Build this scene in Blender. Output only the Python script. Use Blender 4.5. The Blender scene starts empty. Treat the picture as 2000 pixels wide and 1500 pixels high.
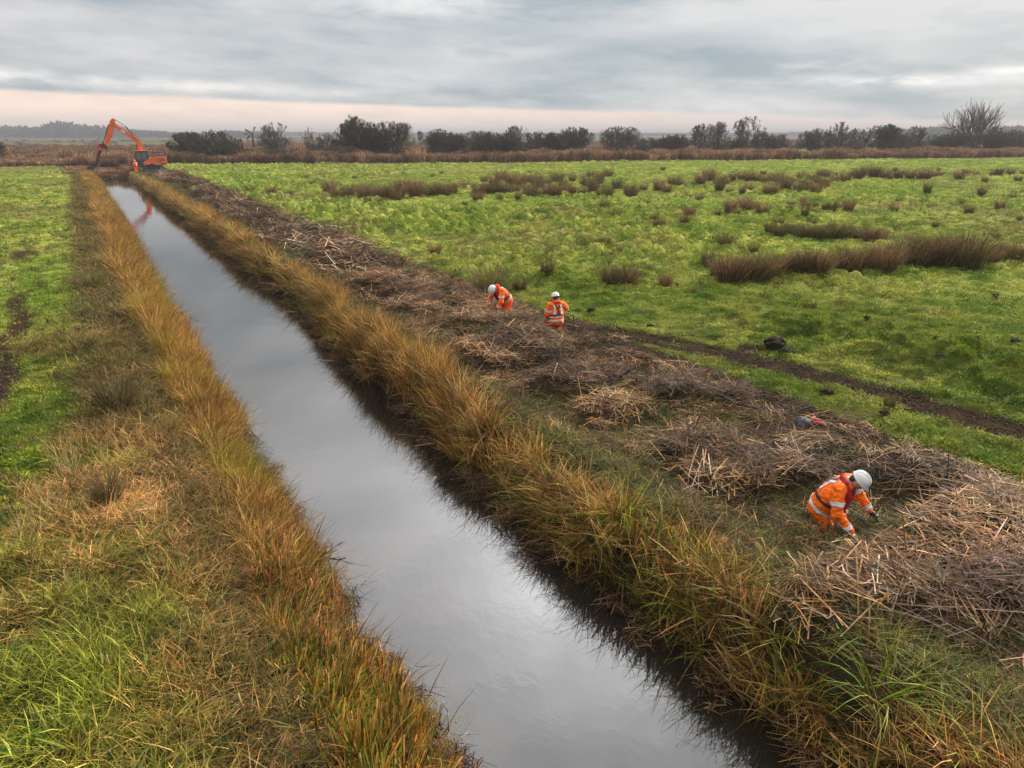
import bpy, bmesh, math, random
import numpy as np
from mathutils import Vector, Matrix, Euler
R = math.radians
rng = np.random.default_rng(7)
random.seed(7)
scene = bpy.context.scene
COL = scene.collection

# ------------------------------------------------------------------ camera numbers (24 mm drone camera, 5.6 m up)
F = 1388.0; PITCH = math.atan(488 / F); AZ = R(30.3); H = 5.6; WZ = -0.8
def ground_point(px, py, z=0.0):
    r = (px - 1000) / F; u = (750 - py) / F
    f = math.cos(PITCH) + u * math.sin(PITCH); up = u * math.cos(PITCH) - math.sin(PITCH)
    X = r * math.cos(AZ) + f * math.sin(AZ); Y = -r * math.sin(AZ) + f * math.cos(AZ)
    t = (z - H) / up
    return X * t, Y * t, t
G = ground_point

# ------------------------------------------------------------------ helpers
def tag(o, label=None, cat=None, group=None, kind=None):
    if label: o['label'] = label
    if cat: o['category'] = cat
    if group: o['group'] = group
    if kind: o['kind'] = kind
    return o
def empty(name, loc=(0, 0, 0), rz=0.0):
    o = bpy.data.objects.new(name, None); COL.objects.link(o)
    o.location = loc; o.rotation_euler = (0, 0, rz); o.empty_display_size = .2
    return o
def link(name, me, mat=None, parent=None, smooth=False):
    o = bpy.data.objects.new(name, me); COL.objects.link(o)
    if mat is not None and not me.materials: me.materials.append(mat)
    if parent is not None: o.parent = parent
    if smooth: me.shade_smooth()
    return o
def np_mesh(name, V, Fq, colors=None, mats=None, matidx=None, smooth=False):
    """V (n,3), Fq (m,4) quads or (m,3) tris"""
    me = bpy.data.meshes.new(name); V = np.asarray(V, np.float32); Fq = np.asarray(Fq, np.int32)
    k = Fq.shape[1]
    me.vertices.add(len(V)); me.vertices.foreach_set('co', V.ravel())
    me.loops.add(Fq.size); me.loops.foreach_set('vertex_index', Fq.ravel())
    me.polygons.add(len(Fq)); me.polygons.foreach_set('loop_start', np.arange(0, Fq.size, k, dtype=np.int32))
    me.update(calc_edges=True)
    if colors is not None:
        a = me.attributes.new('vc', 'FLOAT_COLOR', 'POINT')
        c = np.ones((len(V), 4), np.float32); c[:, :3] = colors
        a.data.foreach_set('color', c.ravel())
    if mats:
        for m in mats: me.materials.append(m)
    if matidx is not None: me.polygons.foreach_set('material_index', np.asarray(matidx, np.int32))
    if smooth: me.shade_smooth()
    return me
def hash2(ix, iy, seed):
    ix = ix.astype(np.int64); iy = iy.astype(np.int64)
    h = (ix * 374761393 + iy * 668265263 + seed * 974711) & 0xffffffff
    h = ((h ^ (h >> 13)) * 1274126177) & 0xffffffff
    h = (h ^ (h >> 16)) & 0xffffffff
    return h.astype(np.float64) / 4294967295.0
def vn(x, y, seed=0):
    x = np.asarray(x, float); y = np.asarray(y, float)
    ix = np.floor(x); iy = np.floor(y); fx = x - ix; fy = y - iy
    fx = fx * fx * (3 - 2 * fx); fy = fy * fy * (3 - 2 * fy)
    a = hash2(ix, iy, seed); b = hash2(ix + 1, iy, seed); c = hash2(ix, iy + 1, seed); d = hash2(ix + 1, iy + 1, seed)
    return (a * (1 - fx) + b * fx) * (1 - fy) + (c * (1 - fx) + d * fx) * fy
def fbm(x, y, seed=0, o=4):
    s = 0; a = .5; t = 0
    x = np.asarray(x, float); y = np.asarray(y, float)
    for i in range(o):
        s = s + a * vn(x, y, seed + i * 17); t += a; a *= .5; x, y = x * 2.03 + y * .13, y * 2.03 - x * .11
    return s / t
def ss(a, b, x):
    t = np.clip((np.asarray(x, float) - a) / (b - a), 0, 1); return t * t * (3 - 2 * t)

# ------------------------------------------------------------------ materials
def newmat(name):
    m = bpy.data.materials.new(name); m.use_nodes = True
    nt = m.node_tree; nt.nodes.clear()
    out = nt.nodes.new('ShaderNodeOutputMaterial')
    return m, nt, out
def N(nt, typ, **kw):
    n = nt.nodes.new(typ)
    for k, v in kw.items(): setattr(n, k, v)
    return n
def mix(nt, a, b, f, mode='MIX'):
    n = nt.nodes.new('ShaderNodeMix'); n.data_type = 'RGBA'; n.blend_type = mode
    for i, v in ((0, f), (6, a), (7, b)):
        if isinstance(v, (int, float)): n.inputs[i].default_value = v
        elif isinstance(v, tuple): n.inputs[i].default_value = (*v, 1) if len(v) == 3 else v
        else: nt.links.new(v, n.inputs[i])
    return n.outputs[2]
def noise(nt, scale, detail=3, vec=None, rough=.55):
    n = nt.nodes.new('ShaderNodeTexNoise'); n.inputs['Scale'].default_value = scale; n.inputs['Detail'].default_value = detail
    n.inputs['Roughness'].default_value = rough
    if vec is not None: nt.links.new(vec, n.inputs['Vector'])
    return n.outputs['Fac']
def mrange(nt, v, a, b, c=0.0, d=1.0):
    n = nt.nodes.new('ShaderNodeMapRange')
    for i, q in ((0, v), (1, a), (2, b), (3, c), (4, d)):
        if isinstance(q, (int, float)): n.inputs[i].default_value = q
        else: nt.links.new(q, n.inputs[i])
    return n.outputs[0]
def M(nt, op, a, b=0.0, c=None):
    n = nt.nodes.new('ShaderNodeMath'); n.operation = op
    for i, q in ((0, a), (1, b), (2, c)):
        if q is None: continue
        if isinstance(q, (int, float)): n.inputs[i].default_value = q
        else: nt.links.new(q, n.inputs[i])
    return n.outputs[0]
def pmat(name, col, rough=.6, metal=0.0, var=.25, vscale=8.0, bump=.0, bscale=40.0, dirt=None, spec=.5, coat=0.0):
    m, nt, out = newmat(name); b = N(nt, 'ShaderNodeBsdfPrincipled'); nt.links.new(b.outputs[0], out.inputs[0])
    tc = N(nt, 'ShaderNodeTexCoord').outputs['Object']
    n1 = noise(nt, vscale, 5, tc)
    f = mrange(nt, n1, .3, .7)
    lo = tuple(c * (1 - var) for c in col); hi = tuple(min(1, c * (1 + var * .6)) for c in col)
    c = mix(nt, lo, hi, f)
    if dirt:
        n2 = mrange(nt, noise(nt, vscale * .6, 6, tc, .7), .52, .68)
        c = mix(nt, c, dirt, n2)
    nt.links.new(c, b.inputs['Base Color'])
    nt.links.new(mrange(nt, n1, .3, .7, rough * .85, min(1, rough * 1.15)), b.inputs['Roughness'])
    b.inputs['Metallic'].default_value = metal; b.inputs['Specular IOR Level'].default_value = spec
    b.inputs['Coat Weight'].default_value = coat
    if bump:
        bm_ = N(nt, 'ShaderNodeBump'); bm_.inputs['Strength'].default_value = bump; bm_.inputs['Distance'].default_value = .02
        nt.links.new(noise(nt, bscale, 4, tc), bm_.inputs['Height']); nt.links.new(bm_.outputs[0], b.inputs['Normal'])
    return m
def plant_mat(name, base=(1, 1, 1), use_tint=True, trans=.35, rough=.65, wscale=.9, wvar=.35, gain=1.0, fvar=.5):
    m, nt, out = newmat(name)
    vc = N(nt, 'ShaderNodeAttribute', attribute_name='vc').outputs['Color']
    if use_tint:
        ti = N(nt, 'ShaderNodeAttribute', attribute_name='tint', attribute_type='INSTANCER').outputs['Color']
        c = mix(nt, vc, ti, 1.0, 'MULTIPLY')
    else:
        c = mix(nt, vc, base, 1.0, 'MULTIPLY')
    geo = N(nt, 'ShaderNodeNewGeometry').outputs['Position']
    w = mrange(nt, noise(nt, wscale, 3, geo), .3, .7, 1 - wvar, 1 + wvar)
    w = M(nt, 'MULTIPLY', w, mrange(nt, noise(nt, 7.0, 4, geo, .65), .32, .66, 1 - fvar, 1 + fvar))
    hs = N(nt, 'ShaderNodeHueSaturation'); nt.links.new(c, hs.inputs['Color']); nt.links.new(w, hs.inputs['Value']); hs.inputs['Saturation'].default_value = 1.06
    d = N(nt, 'ShaderNodeBsdfPrincipled'); d.inputs['Roughness'].default_value = rough; d.inputs['Specular IOR Level'].default_value = .10
    nt.links.new(hs.outputs[0], d.inputs['Base Color'])
    t = N(nt, 'ShaderNodeBsdfTranslucent'); nt.links.new(hs.outputs[0], t.inputs['Color'])
    mx = N(nt, 'ShaderNodeMixShader'); mx.inputs[0].default_value = trans
    nt.links.new(d.outputs[0], mx.inputs[1]); nt.links.new(t.outputs[0], mx.inputs[2]); nt.links.new(mx.outputs[0], out.inputs[0])
    return m

# ------------------------------------------------------------------ the lie of the land
BX = [-4000, -12, 15, 57, 87, 133, 206, 700, 4000]; BY = [162, 160, 157, 139, 128, 114.5, 97, 20, -400]
def far_edge(x, y=0): return np.interp(x, BX, BY) + 3 * (vn(np.asarray(x) / 9., 0 * np.asarray(x), 5) - .5)
def eL(y): return 2.10 + .08 * (1 - ss(5, 10, y)) + .30 * (vn(y / 1.3, y * 0, 11) - .5) + .22 * (vn(y / .4, y * 0, 12) - .5) + .25 * (vn(y / 6., y * 0, 13) - .5)
def eR(y): return 5.86 + .20 * ss(9, 14, y) + .52 * ss(12, 26, y) + .35 * (vn(y / 1.5, y * 0, 21) - .5) + .4 * (vn(y / 5., y * 0, 22) - .5) + .15 * (vn(y / .5, y * 0, 23) - .5)
HEAPS = [(10.5, 4.55, 1.7, .5, .22, 0), (7.4, 4.35, 1.0, .42, .16, 0), (8.7, 3.5, 1.2, .4, .2, 2), (10.2, 3.6, 1.0, .35, .12, 0), (9.1, 8.5, .75, .6, .12, 1), (9.4, 7.1, 1.0, .42, .16, 1), (8.5, 7.5, .6, .6, .08, 0),
         (11.35, 5.9, .5, .9, .2, 1), (10.6, 7.6, .5, .4, .08, 1), (9.3, 12.8, 1.1, .7, .22, 2), (10.9, 11.2, .6, .5, .12, 2), (11.6, 10.1, .5, .3, .22, 2), (9.0, 11.0, .8, .5, .08, 0), (9.6, 15.8, 1.3, 1.5, .26, 1),
         (8.2, 15.6, .6, 1.1, .12, 0), (9.4, 19.2, 1.4, 1.5, .30, 1), (10.4, 17.5, .7, .9, .2, 2)]
def heap_fields(x, y):
    m = np.zeros(np.shape(x)); pal = np.zeros(np.shape(x)); hh = np.zeros(np.shape(x))
    for (px, py, ax, ay, h_, p) in HEAPS:
        g = np.exp(-(((x - px) / ax) ** 2 + ((y - py) / ay) ** 2)); pal = np.where(g > m, p, pal); m = np.maximum(m, g); hh = hh + h_ * g
    return m, pal, hh
def litter_mask(x, y):
    """1 where dredged cut reed lies"""
    w = 11.9 + .8 * (fbm(y / 2.5, x * 0 + 3, 31) - .5) * 2 + .01 * np.maximum(y - 20, 0)
    l = 8.0 + .9 * (fbm(y / 3., x * 0 + 7, 32) - .5) * 2 + .02 * np.clip(y - 15, 0, 60)
    m = ss(l - .25, l + .35, x) * (1 - ss(w - .5, w + .2, x))
    p = fbm(x / 1.1, y / 2.6, 33, 4)
    far = m * ss(.475, .53, p + .03 * ss(18, 40, y))
    near = ss(.28, .55, heap_fields(x, y)[0] + .55 * (fbm(x / .45, y / .45, 34, 3) - .5))
    t = ss(17, 20, y)
    out = (near * (1 - t) + far * t) * (1 - ss(118, 128, y))
    for wx_, wy_, r_ in ((9.05, 5.95, .55), (11.5, 17.0, .55), (11.25, 19.6, .4), (11.8, 8.35, .42)): out = out * (1 - .95 * np.exp(-(((x - wx_) / r_) ** 2 + ((y - wy_) / r_) ** 2) ** 2))
    return out
def mud_mask(x, y):
    c1 = 12.15 + .3 * (vn(y / 3., x * 0, 41) - .5) + .4 * ss(30, 100, y); n = fbm(x / .7, y / .9, 42, 4)
    n2 = fbm(x / 2.2, y / 2.8, 43, 3)
    t1 = np.exp(-((x - c1) / .72) ** 4) * (1 - .45 * ss(17, 30, y))
    c2 = np.interp(y, [4, 6, 9, 11.8, 14.6, 16.8, 19.5], [15.2, 15.05, 14.9, 14.55, 13.6, 12.6, 12.1]) + .3 * (vn(y / 2.5, x * 0, 44) - .5)
    t2 = np.exp(-((x - c2) / .62) ** 4) * (1 - .6 * ss(16.5, 19.5, y)) * (1 - ss(19, 20, y))
    t3 = ss(6.9, 7.5, x) * (1 - ss(12., 12.8, x)) * .62 * ss(.38, .55, n2) * (1 - ss(120, 128, y))
    t4 = np.exp(-(((x - (-2.55 + .15 * np.sin(y))) / .45) ** 2)) * (1 - ss(26, 40, y)) * ss(9, 14, y) * .9
    t5 = np.exp(-(((x - 15.2) / .5) ** 2 + ((y - 13.0) / .35) ** 2))
    t6 = np.exp(-(((x + 3.0) / .9) ** 2 + ((y - 42) / 5.) ** 2)) * .7
    m = np.maximum.reduce([t1, t2, t3, t4, t5, t6])
    return ss(.38, .60, m * (.5 + 1.0 * n))
def hummock(x, y):
    a = vn(x / .38 + .2 * y, y / .34, 51); b = vn(x / .85, y / .7 + .1 * x, 52); c = vn(x / .2, y / .18, 53)
    patch = fbm(x / 9., y / 9., 54, 2)
    return (.19 * ss(.45, .95, a) + .15 * ss(.5, 1, b) + .09 * c) * (.5 + .35 * ss(20, 45, np.hypot(x, y)) + 1.0 * ss(.35, .65, patch))
PILES = [(9.2, 26, 1.2, 2.2, .35), (10.3, 33, 1.4, 2.5, .35), (10.8, 42, 1.3, 3, .35)]
def height(x, y):
    x = np.asarray(x, float); y = np.asarray(y, float)
    l = eL(y); r = eR(y)
    z = np.zeros(np.broadcast(x, y).shape)
    open_ = 1 - .75 * ss(126.5, 128.5, y)
    # left bank: gentle; right bank: steep
    zl = -1.55 * ss(l - 1.9, l + .95, x)
    zr = -1.55 * (1 - ss(r - .45, r + .45, x))
    cut = np.where(x < (l + r) / 2, zl, zr) * open_
    z = z + cut
    inditch = ss(l - .9, l, x) * (1 - ss(r, r + .5, x))
    fld = np.maximum(ss(12.6, 13.8, x), 1 - ss(-1.6, -.4, x))
    d = np.sqrt(x * x + y * y)
    z = z + hummock(x, y) * (.35 + .65 * fld) * (1 - inditch) * (1 - .5 * ss(120, 300, d)) * (1 - .75 * mud_mask(x, y)) * (1 - .62 * ss(12.3, 13, x) * (1 - ss(16.2, 17.5, x)) * (1 - ss(17, 21, y))) * (1 - .35*ss(-.4, -1.6, x))
    z = z + litter_mask(x, y) * (.05 + .16 * fbm(x / .8, y / .8, 61, 3))
    z = z + heap_fields(x, y)[2]
    for (px, py, ax, ay, h_) in PILES: z = z + h_ * np.exp(-(((x - px) / ax) ** 2 + ((y - py) / ay) ** 2))
    z = z - .03 * mud_mask(x, y) * fld + .03 * (fbm(x / .12, y / .12, 62, 2) - .5) * mud_mask(x, y)
    z = z - .14 * np.exp(-(((x - 9.0) / .5) ** 2 + ((y - 5.85) / .4) ** 2))
    z = z + .10 * (fbm(x / .35, y / .35, 63, 3) - .5) * ss(6.4, 7, x) * (1 - ss(12, 13, x))
    # low spoil ridge along the right lip
    z = z + .18 * np.exp(-((x - (r + 1.0)) / .5) ** 2)
    return z
def hz(x, y): return float(height(np.array([x]), np.array([y]))[0])

def grow(a, b, d0, g):
    out = [a]; s = 1 if b > a else -1
    while (out[-1] - b) * s < 0: out.append(out[-1] + s * (d0 + g * abs(out[-1] - a)))
    return out
xs = sorted(set([round(v, 4) for v in grow(6.0, 13, .06, .002) + grow(13.0, 215, .09, .0052) + grow(6.0, -3, .07, .002) + grow(-3, -60, .1, .02) + grow(215, 5200, 3, .07) + grow(-60, -5200, 3, .07)]))
ys = sorted(set([round(v, 4) for v in grow(0, 12, .07, .002) + grow(12, 175, .09, .0058) + grow(0, -6, .2, .1) + grow(175, 6200, 2, .05) + grow(-6, -700, 2, .3)]))
xs = np.array(xs); ys = np.array(ys)
def dedupe(a): 
    k = [a[0]]
    for v in a[1:]:
        if v - k[-1] > .02: k.append(v)
    return np.array(k)
xs = dedupe(xs); ys = dedupe(ys)
XX, YY = np.meshgrid(xs, ys); x = XX.ravel(); y = YY.ravel()
z = height(x, y)

def lerp3(a, b, t): return a * (1 - t[:, None]) + b * t[:, None]
C = lambda *v: np.array(v, float)
GREEN = C(.135, .172, .027); GREEN2 = C(.215, .228, .048); OLIVE = C(.085, .088, .022); TAN = C(.27, .175, .075); MUD = C(.038, .025, .015); DARK = C(.035, .030, .014)
BROWN = C(.150, .085, .040)
def sward_color(x, y):
    a = fbm(x / 2.6, y / 2.6, 71, 4); b = fbm(x / 11., y / 11., 72, 3); c = fbm(x / .8, y / .8, 73, 3)
    col = lerp3(np.tile(GREEN, (len(x), 1)), GREEN2, ss(.35, .65, a))
    d = np.sqrt(x * x + y * y)
    dry = ss(.56, .70, .55 * b + .45 * c + .06 * ss(30, 60, d) + .05 * (x < 0)) * .75
    col = lerp3(col, C(.17, .125, .05), dry)
    deep = np.maximum(ss(.54, .70, c), ss(.55, .68, fbm(x / .4, y / .35, 78, 2)) * .8) * .8
    return lerp3(col, C(.05, .095, .012), deep)
def ground_color(x, y):
    n = len(x); l = eL(y); r = eR(y)
    col = sward_color(x, y) * (.42 + .62 * ss(18, 40, np.hypot(x, y)))[:, None]  # near turf ground darkened: shade between the blades put into its colour
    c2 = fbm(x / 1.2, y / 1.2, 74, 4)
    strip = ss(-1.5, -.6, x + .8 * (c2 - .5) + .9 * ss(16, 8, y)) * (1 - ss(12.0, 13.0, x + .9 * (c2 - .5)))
    und = lerp3(np.tile(C(.028, .022, .011), (n, 1)), C(.060, .050, .02), ss(.4, .6, c2))  # dark floor under bank grass, with the shade of the gaps painted in
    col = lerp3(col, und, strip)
    col = lerp3(col, C(.040, .026, .016), litter_mask(x, y) * .85)
    col = lerp3(col, MUD, mud_mask(x, y))
    dit = ss(l - 1.0, l - .2, x) * (1 - ss(r + .2, r + .8, x))
    col = lerp3(col, DARK * .7, dit)
    # marsh beyond the field
    fe = far_edge(x)
    m = ss(-1, 2, y - fe)
    g = fbm(x / 160., y / 60., 75, 4); g2 = fbm(x / 25., y / 12., 76, 4)
    mc = lerp3(np.tile(C(.14, .088, .05), (n, 1)), C(.085, .065, .04), ss(.4, .6, g2))
    mc = lerp3(mc, C(.060, .048, .034), ss(300, 600, y) * .85)
    band = ss(.50, .58, g) * .55 + np.exp(-((y - 330) / 60) ** 2) * .6 * (x < 80)
    mc = lerp3(mc, C(.13, .135, .055), np.clip(band * .8, 0, .6))
    return lerp3(col, mc, m)
nx, ny = len(xs), len(ys)
ii = (np.arange(ny - 1)[:, None] * nx + np.arange(nx - 1)[None, :]).ravel()
faces = np.stack([ii, ii + 1, ii + nx + 1, ii + nx], 1)

def ground_mat():
    m, nt, out = newmat('earth_and_turf'); b = N(nt, 'ShaderNodeBsdfPrincipled'); nt.links.new(b.outputs[0], out.inputs[0])
    vc = N(nt, 'ShaderNodeAttribute', attribute_name='vc').outputs['Color']
    geo = N(nt, 'ShaderNodeNewGeometry').outputs['Position']
    n1 = noise(nt, 3.5, 8, geo, .7); n2 = noise(nt, 22, 5, geo, .7)
    v = M(nt, 'MULTIPLY', mrange(nt, n1, .25, .75, .55, 1.5), mrange(nt, n2, .25, .75, .6, 1.4))
    hs = N(nt, 'ShaderNodeHueSaturation'); nt.links.new(vc, hs.inputs['Color']); nt.links.new(v, hs.inputs['Value'])
    nt.links.new(hs.outputs[0], b.inputs['Base Color']); b.inputs['Roughness'].default_value = .95; b.inputs['Specular IOR Level'].default_value = .0
    bp = N(nt, 'ShaderNodeBump'); bp.inputs['Strength'].default_value = .8; bp.inputs['Distance'].default_value = .06
    nt.links.new(noise(nt, 14, 8, geo, .7), bp.inputs['Height']); nt.links.new(bp.outputs[0], b.inputs['Normal'])
    return m
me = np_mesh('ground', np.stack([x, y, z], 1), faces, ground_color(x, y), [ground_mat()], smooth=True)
tag(link('ground', me), kind='structure')

# ------------------------------------------------------------------ water
def water_mat():
    m, nt, out = newmat('ditch_water'); b = N(nt, 'ShaderNodeBsdfPrincipled'); nt.links.new(b.outputs[0], out.inputs[0])
    b.inputs['Base Color'].default_value = (.010, .0085, .006, 1); b.inputs['Roughness'].default_value = .035
    b.inputs['IOR'].default_value = 1.5; b.inputs['Specular IOR Level'].default_value = 1.0
    geo = N(nt, 'ShaderNodeNewGeometry').outputs['Position']
    mp = N(nt, 'ShaderNodeMapping'); mp.inputs['Scale'].default_value = (1.4, .9, 1); mp.inputs['Rotation'].default_value = (0, 0, R(25)); nt.links.new(geo, mp.inputs[0])
    bp = N(nt, 'ShaderNodeBump'); bp.inputs['Strength'].default_value = .22; bp.inputs['Distance'].default_value = .012
    h1 = M(nt, 'ADD', noise(nt, 3.0, 3, mp.outputs[0]), M(nt, 'MULTIPLY', noise(nt, 16, 3, mp.outputs[0]), .12))
    patch = mrange(nt, noise(nt, .35, 2, geo), .42, .62)
    nt.links.new(M(nt, 'MULTIPLY', h1, M(nt, 'MULTIPLY_ADD', patch, .8, .25)), bp.inputs['Height']); nt.links.new(bp.outputs[0], b.inputs['Normal'])
    return m
wv = [(.6, -4, WZ), (8, -4, WZ), (8, 130, WZ), (.6, 130, WZ)]
tag(link('water', np_mesh('water', wv, [[0, 1, 2, 3]], mats=[water_mat()])), kind='structure')

# ------------------------------------------------------------------ ribbons (blades, straws, stems)
def ribbons(P, az, length, width, lean, curve, nseg=3, tip=.15, twist=None, rs=rng, col=None, flat=False):
    """P (n,3) bases; az direction of lean; lean angle from vertical at base; curve added along the length"""
    n = len(P); s = np.linspace(0, 1, nseg + 1)
    ang = lean[:, None] + curve[:, None] * s[None, :]
    seg = length[:, None] / nseg
    mid = (ang[:, :-1] + ang[:, 1:]) / 2
    dh = np.concatenate([np.zeros((n, 1)), np.cumsum(np.sin(mid) * seg, 1)], 1)
    dz = np.concatenate([np.zeros((n, 1)), np.cumsum(np.cos(mid) * seg, 1)], 1)
    cx = P[:, 0, None] + dh * np.cos(az)[:, None]; cy = P[:, 1, None] + dh * np.sin(az)[:, None]; cz = P[:, 2, None] + dz
    tw = rs.uniform(0, math.pi, n) if twist is None else twist
    wx = np.cos(tw); wy = np.sin(tw)
    w = width[:, None] * (1 - (1 - tip) * s[None, :] ** 1.5) / 2
    A = np.stack([cx - w * wx[:, None], cy - w * wy[:, None], cz], 2); B = np.stack([cx + w * wx[:, None], cy + w * wy[:, None], cz], 2)
    V = np.stack([A, B], 2).reshape(n * (nseg + 1) * 2, 3)
    base = (np.arange(n) * (nseg + 1) * 2)[:, None] + (np.arange(nseg) * 2)[None, :]
    base = base.ravel(); Fq = np.stack([base, base + 1, base + 3, base + 2], 1)
    if col is None: col = np.ones((n, 3))
    CC = np.repeat(col, (nseg + 1) * 2, 0)
    return V, Fq, CC
def merge(parts):
    V = []; Fq = []; CC = []; o = 0
    for v, f, c in parts: V.append(v); Fq.append(f + o); CC.append(c); o += len(v)
    return np.concatenate(V), np.concatenate(Fq), np.concatenate(CC)
def pick(cols, n, jit=.2, p=None, rs=rng):
    cols = np.array(cols); i = rs.choice(len(cols), n, p=p)
    return cols[i] * rs.uniform(1 - jit, 1 + jit, (n, 1)) * rs.uniform(.93, 1.07, (n, 3))
def clump(n, rad, lmin, lmax, w, lean, curve, cols, p=None, nseg=3, tip=.15, jit=.25, z0=-.03, out=.6):
    r = rad * np.sqrt(rng.uniform(0, 1, n)); a = rng.uniform(0, 2 * math.pi, n)
    P = np.stack([r * np.cos(a), r * np.sin(a), np.full(n, z0)], 1)
    az = np.where(rng.uniform(0, 1, n) < out, a + rng.normal(0, .6, n), rng.uniform(0, 2 * math.pi, n))
    return ribbons(P, az, rng.uniform(lmin, lmax, n), w * rng.uniform(.6, 1.3, n), np.abs(rng.normal(0, lean, n)), np.abs(rng.normal(curve, curve * .5, n)), nseg, tip, col=pick(cols, n, jit, p))
def straws(n, rad, lmin, lmax, w, cols, p=None, hmax=.12, jit=.3, main=None):
    r = rad * np.sqrt(rng.uniform(0, 1, n)); a = rng.uniform(0, 2 * math.pi, n)
    az = rng.uniform(0, 2 * math.pi, n) if main is None else main + rng.normal(0, .45, n) + math.pi * (rng.uniform(0, 1, n) < .5)
    L = rng.uniform(lmin, lmax, n)
    P = np.stack([r * np.cos(a) - np.cos(az) * L / 2, r * np.sin(a) - np.sin(az) * L / 2, rng.uniform(0, hmax, n)], 1)
    return ribbons(P, az, L, w * rng.uniform(.6, 1.4, n), R(90) - np.abs(rng.normal(0, .13, n)), rng.normal(.15, .25, n), 4, .7, twist=az + math.pi / 2 + rng.normal(0, .5, n), col=pick(cols, n, jit, p))

PM = plant_mat('plant_blades', trans=.22, rough=.6); PMD = plant_mat('dry_stalks', trans=.15, rough=.7, wvar=.3)
def proto(lib, parts, mat):
    V, Fq, CC = merge(parts)
    o = bpy.data.objects.new('plant_source', np_mesh('plant_source', V, Fq, CC, [mat])); lib.objects.link(o); return o
def library(name, builders, mat):
    lib = bpy.data.collections.new(name)
    for i, b in enumerate(builders): proto(lib, b(), mat).name = '%s_%02d' % (name, i)
    return lib
W1 = [(1.1, 1.1, 1), (1.2, 1.12, .95), (.7, .85, .6), (1.15, .9, .7), (.36, .45, .3)]
turf_n = library('turf_near', [lambda: [clump(34, .17, .05, .12, .016, .5, .8, W1, nseg=2)] for _ in range(5)], PM)
turf_f = library('turf_far', [lambda: [clump(46, .42, .03, .085, .035, .7, .6, W1, nseg=1)] for _ in range(5)], PM)
W2 = [(1, 1, 1), (2.2, 1.7, 1.6), (.6, .95, .55), (1.4, .9, .55), (.32, .36, .28)]
rough_l = library('rough_grass', [lambda: [clump(26, .18, .14, .40, .014, .95, 1.0, W2, nseg=3), clump(7, .2, .3, .6, .010, .45, .8, [(2.2, 1.7, 1.5), (1.2, .9, .7)], nseg=3)] for _ in range(6)], PM)
W3 = [(1, 1, 1), (1.6, 1.4, 1.3), (.7, .58, .45), (.85, 1.2, .5), (.32, .26, .2)]
reed_l = library('bank_reed', [lambda: [clump(30, .17, .5, 1.0, .015, .22, .75, W3, nseg=3, out=.5),
                                     clump(5, .15, .7, 1.15, .008, .15, .5, [(1.6, 1.3, 1.0), (1, .8, .6)], nseg=3)] for _ in range(6)], PM)
stub_l = library('cut_sedge', [lambda: [clump(20, .17, .2, .5, .026, .22, .22, [(1, 1, 1), (1.5, .85, .6), (.6, 1.1, .8), (2.0, 1.45, 1.6), (.35, .38, .3)], nseg=2, tip=.5)] for _ in range(6)], PM)
droop_l = library('sedge_tussock', [lambda: [clump(80, .16, .5, 1.0, .014, .6, 1.7, W3, nseg=4, out=.9)] for _ in range(4)], PM)
W4 = [(1, 1, 1), (1.6, 1.5, 1.5), (.6, .45, .36), (.18, .14, .12), (1.2, .82, .52)]
P4 = [.27, .12, .24, .24, .13]
straw_n = library('cut_reed_near', [lambda a=a: [straws(22, .36, .25, .95, .015, W4, P4, main=a), straws(14, .4, .06, .3, .018, W4, P4)] for a in (None, .4, None, 1.2, None, -.5)], PMD)
straw_f = library('cut_reed_far', [lambda a=a: [straws(26, .6, .3, .9, .032, W4, P4, hmax=.2, main=a)] for a in (None, .6, None, 1.4)], PMD)
bed_l = library('reed_bed', [lambda: [clump(50, .55, 1.3, 2.1, .05, .08, .25, [(1, 1, 1), (1.2, 1.05, .9), (.7, .6, .5)], nseg=3, tip=.5),
                                     clump(16, .5, 1.6, 2.3, .09, .06, .35, [(1.35, 1.2, 1.1)], nseg=3, tip=.8)] for _ in range(5)], PMD)
def weed():
    n = 7; P = np.zeros((n, 3)); P[:, :2] = rng.normal(0, .05, (n, 2))
    a = rng.uniform(0, 6.28, n)
    st = ribbons(P, a, rng.uniform(.15, .42, n), np.full(n, .014), rng.uniform(0, .5, n), rng.uniform(-.2, .4, n), 2, .6, col=pick([(1, 1, 1)], n))
    L = clump(14, .10, .05, .14, .035, .8, .7, [(1, 1, 1), (1.6, 1.2, .8)], nseg=2, z0=.05)
    L2 = (L[0] + np.array([0, 0, .1]) * rng.uniform(0, 1), L[1], L[2])
    return [st, L2]
weed_l = library('dead_weed', [weed for _ in range(5)], PM)
def crumbs():
    out = []
    for k in range(26):
        c = rng.normal(0, .16, 3); c[2] = abs(c[2]) * .15; s = rng.uniform(.008, .024)
        V = np.array([(1, 0, 0), (-1, 0, 0), (0, 1, 0), (0, -1, 0), (0, 0, 1), (0, 0, -1)]) * s * rng.uniform(.6, 1.3, (6, 1)) + c
        T = [(4, 0, 2), (4, 2, 1), (4, 1, 3), (4, 3, 0), (5, 2, 0), (5, 1, 2), (5, 3, 1), (5, 0, 3)]
        Fq = np.array([(a, b, d, d) for a, b, d in T])
        out.append((V, np.array(T), np.tile(rng.uniform(.6, 1.4), (6, 3))))
    return out
crumb_l = library('soil_crumb', [crumbs for _ in range(3)], pmat('wet_soil', (.055, .038, .024), .9, var=.4, vscale=30, spec=.15))

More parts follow.
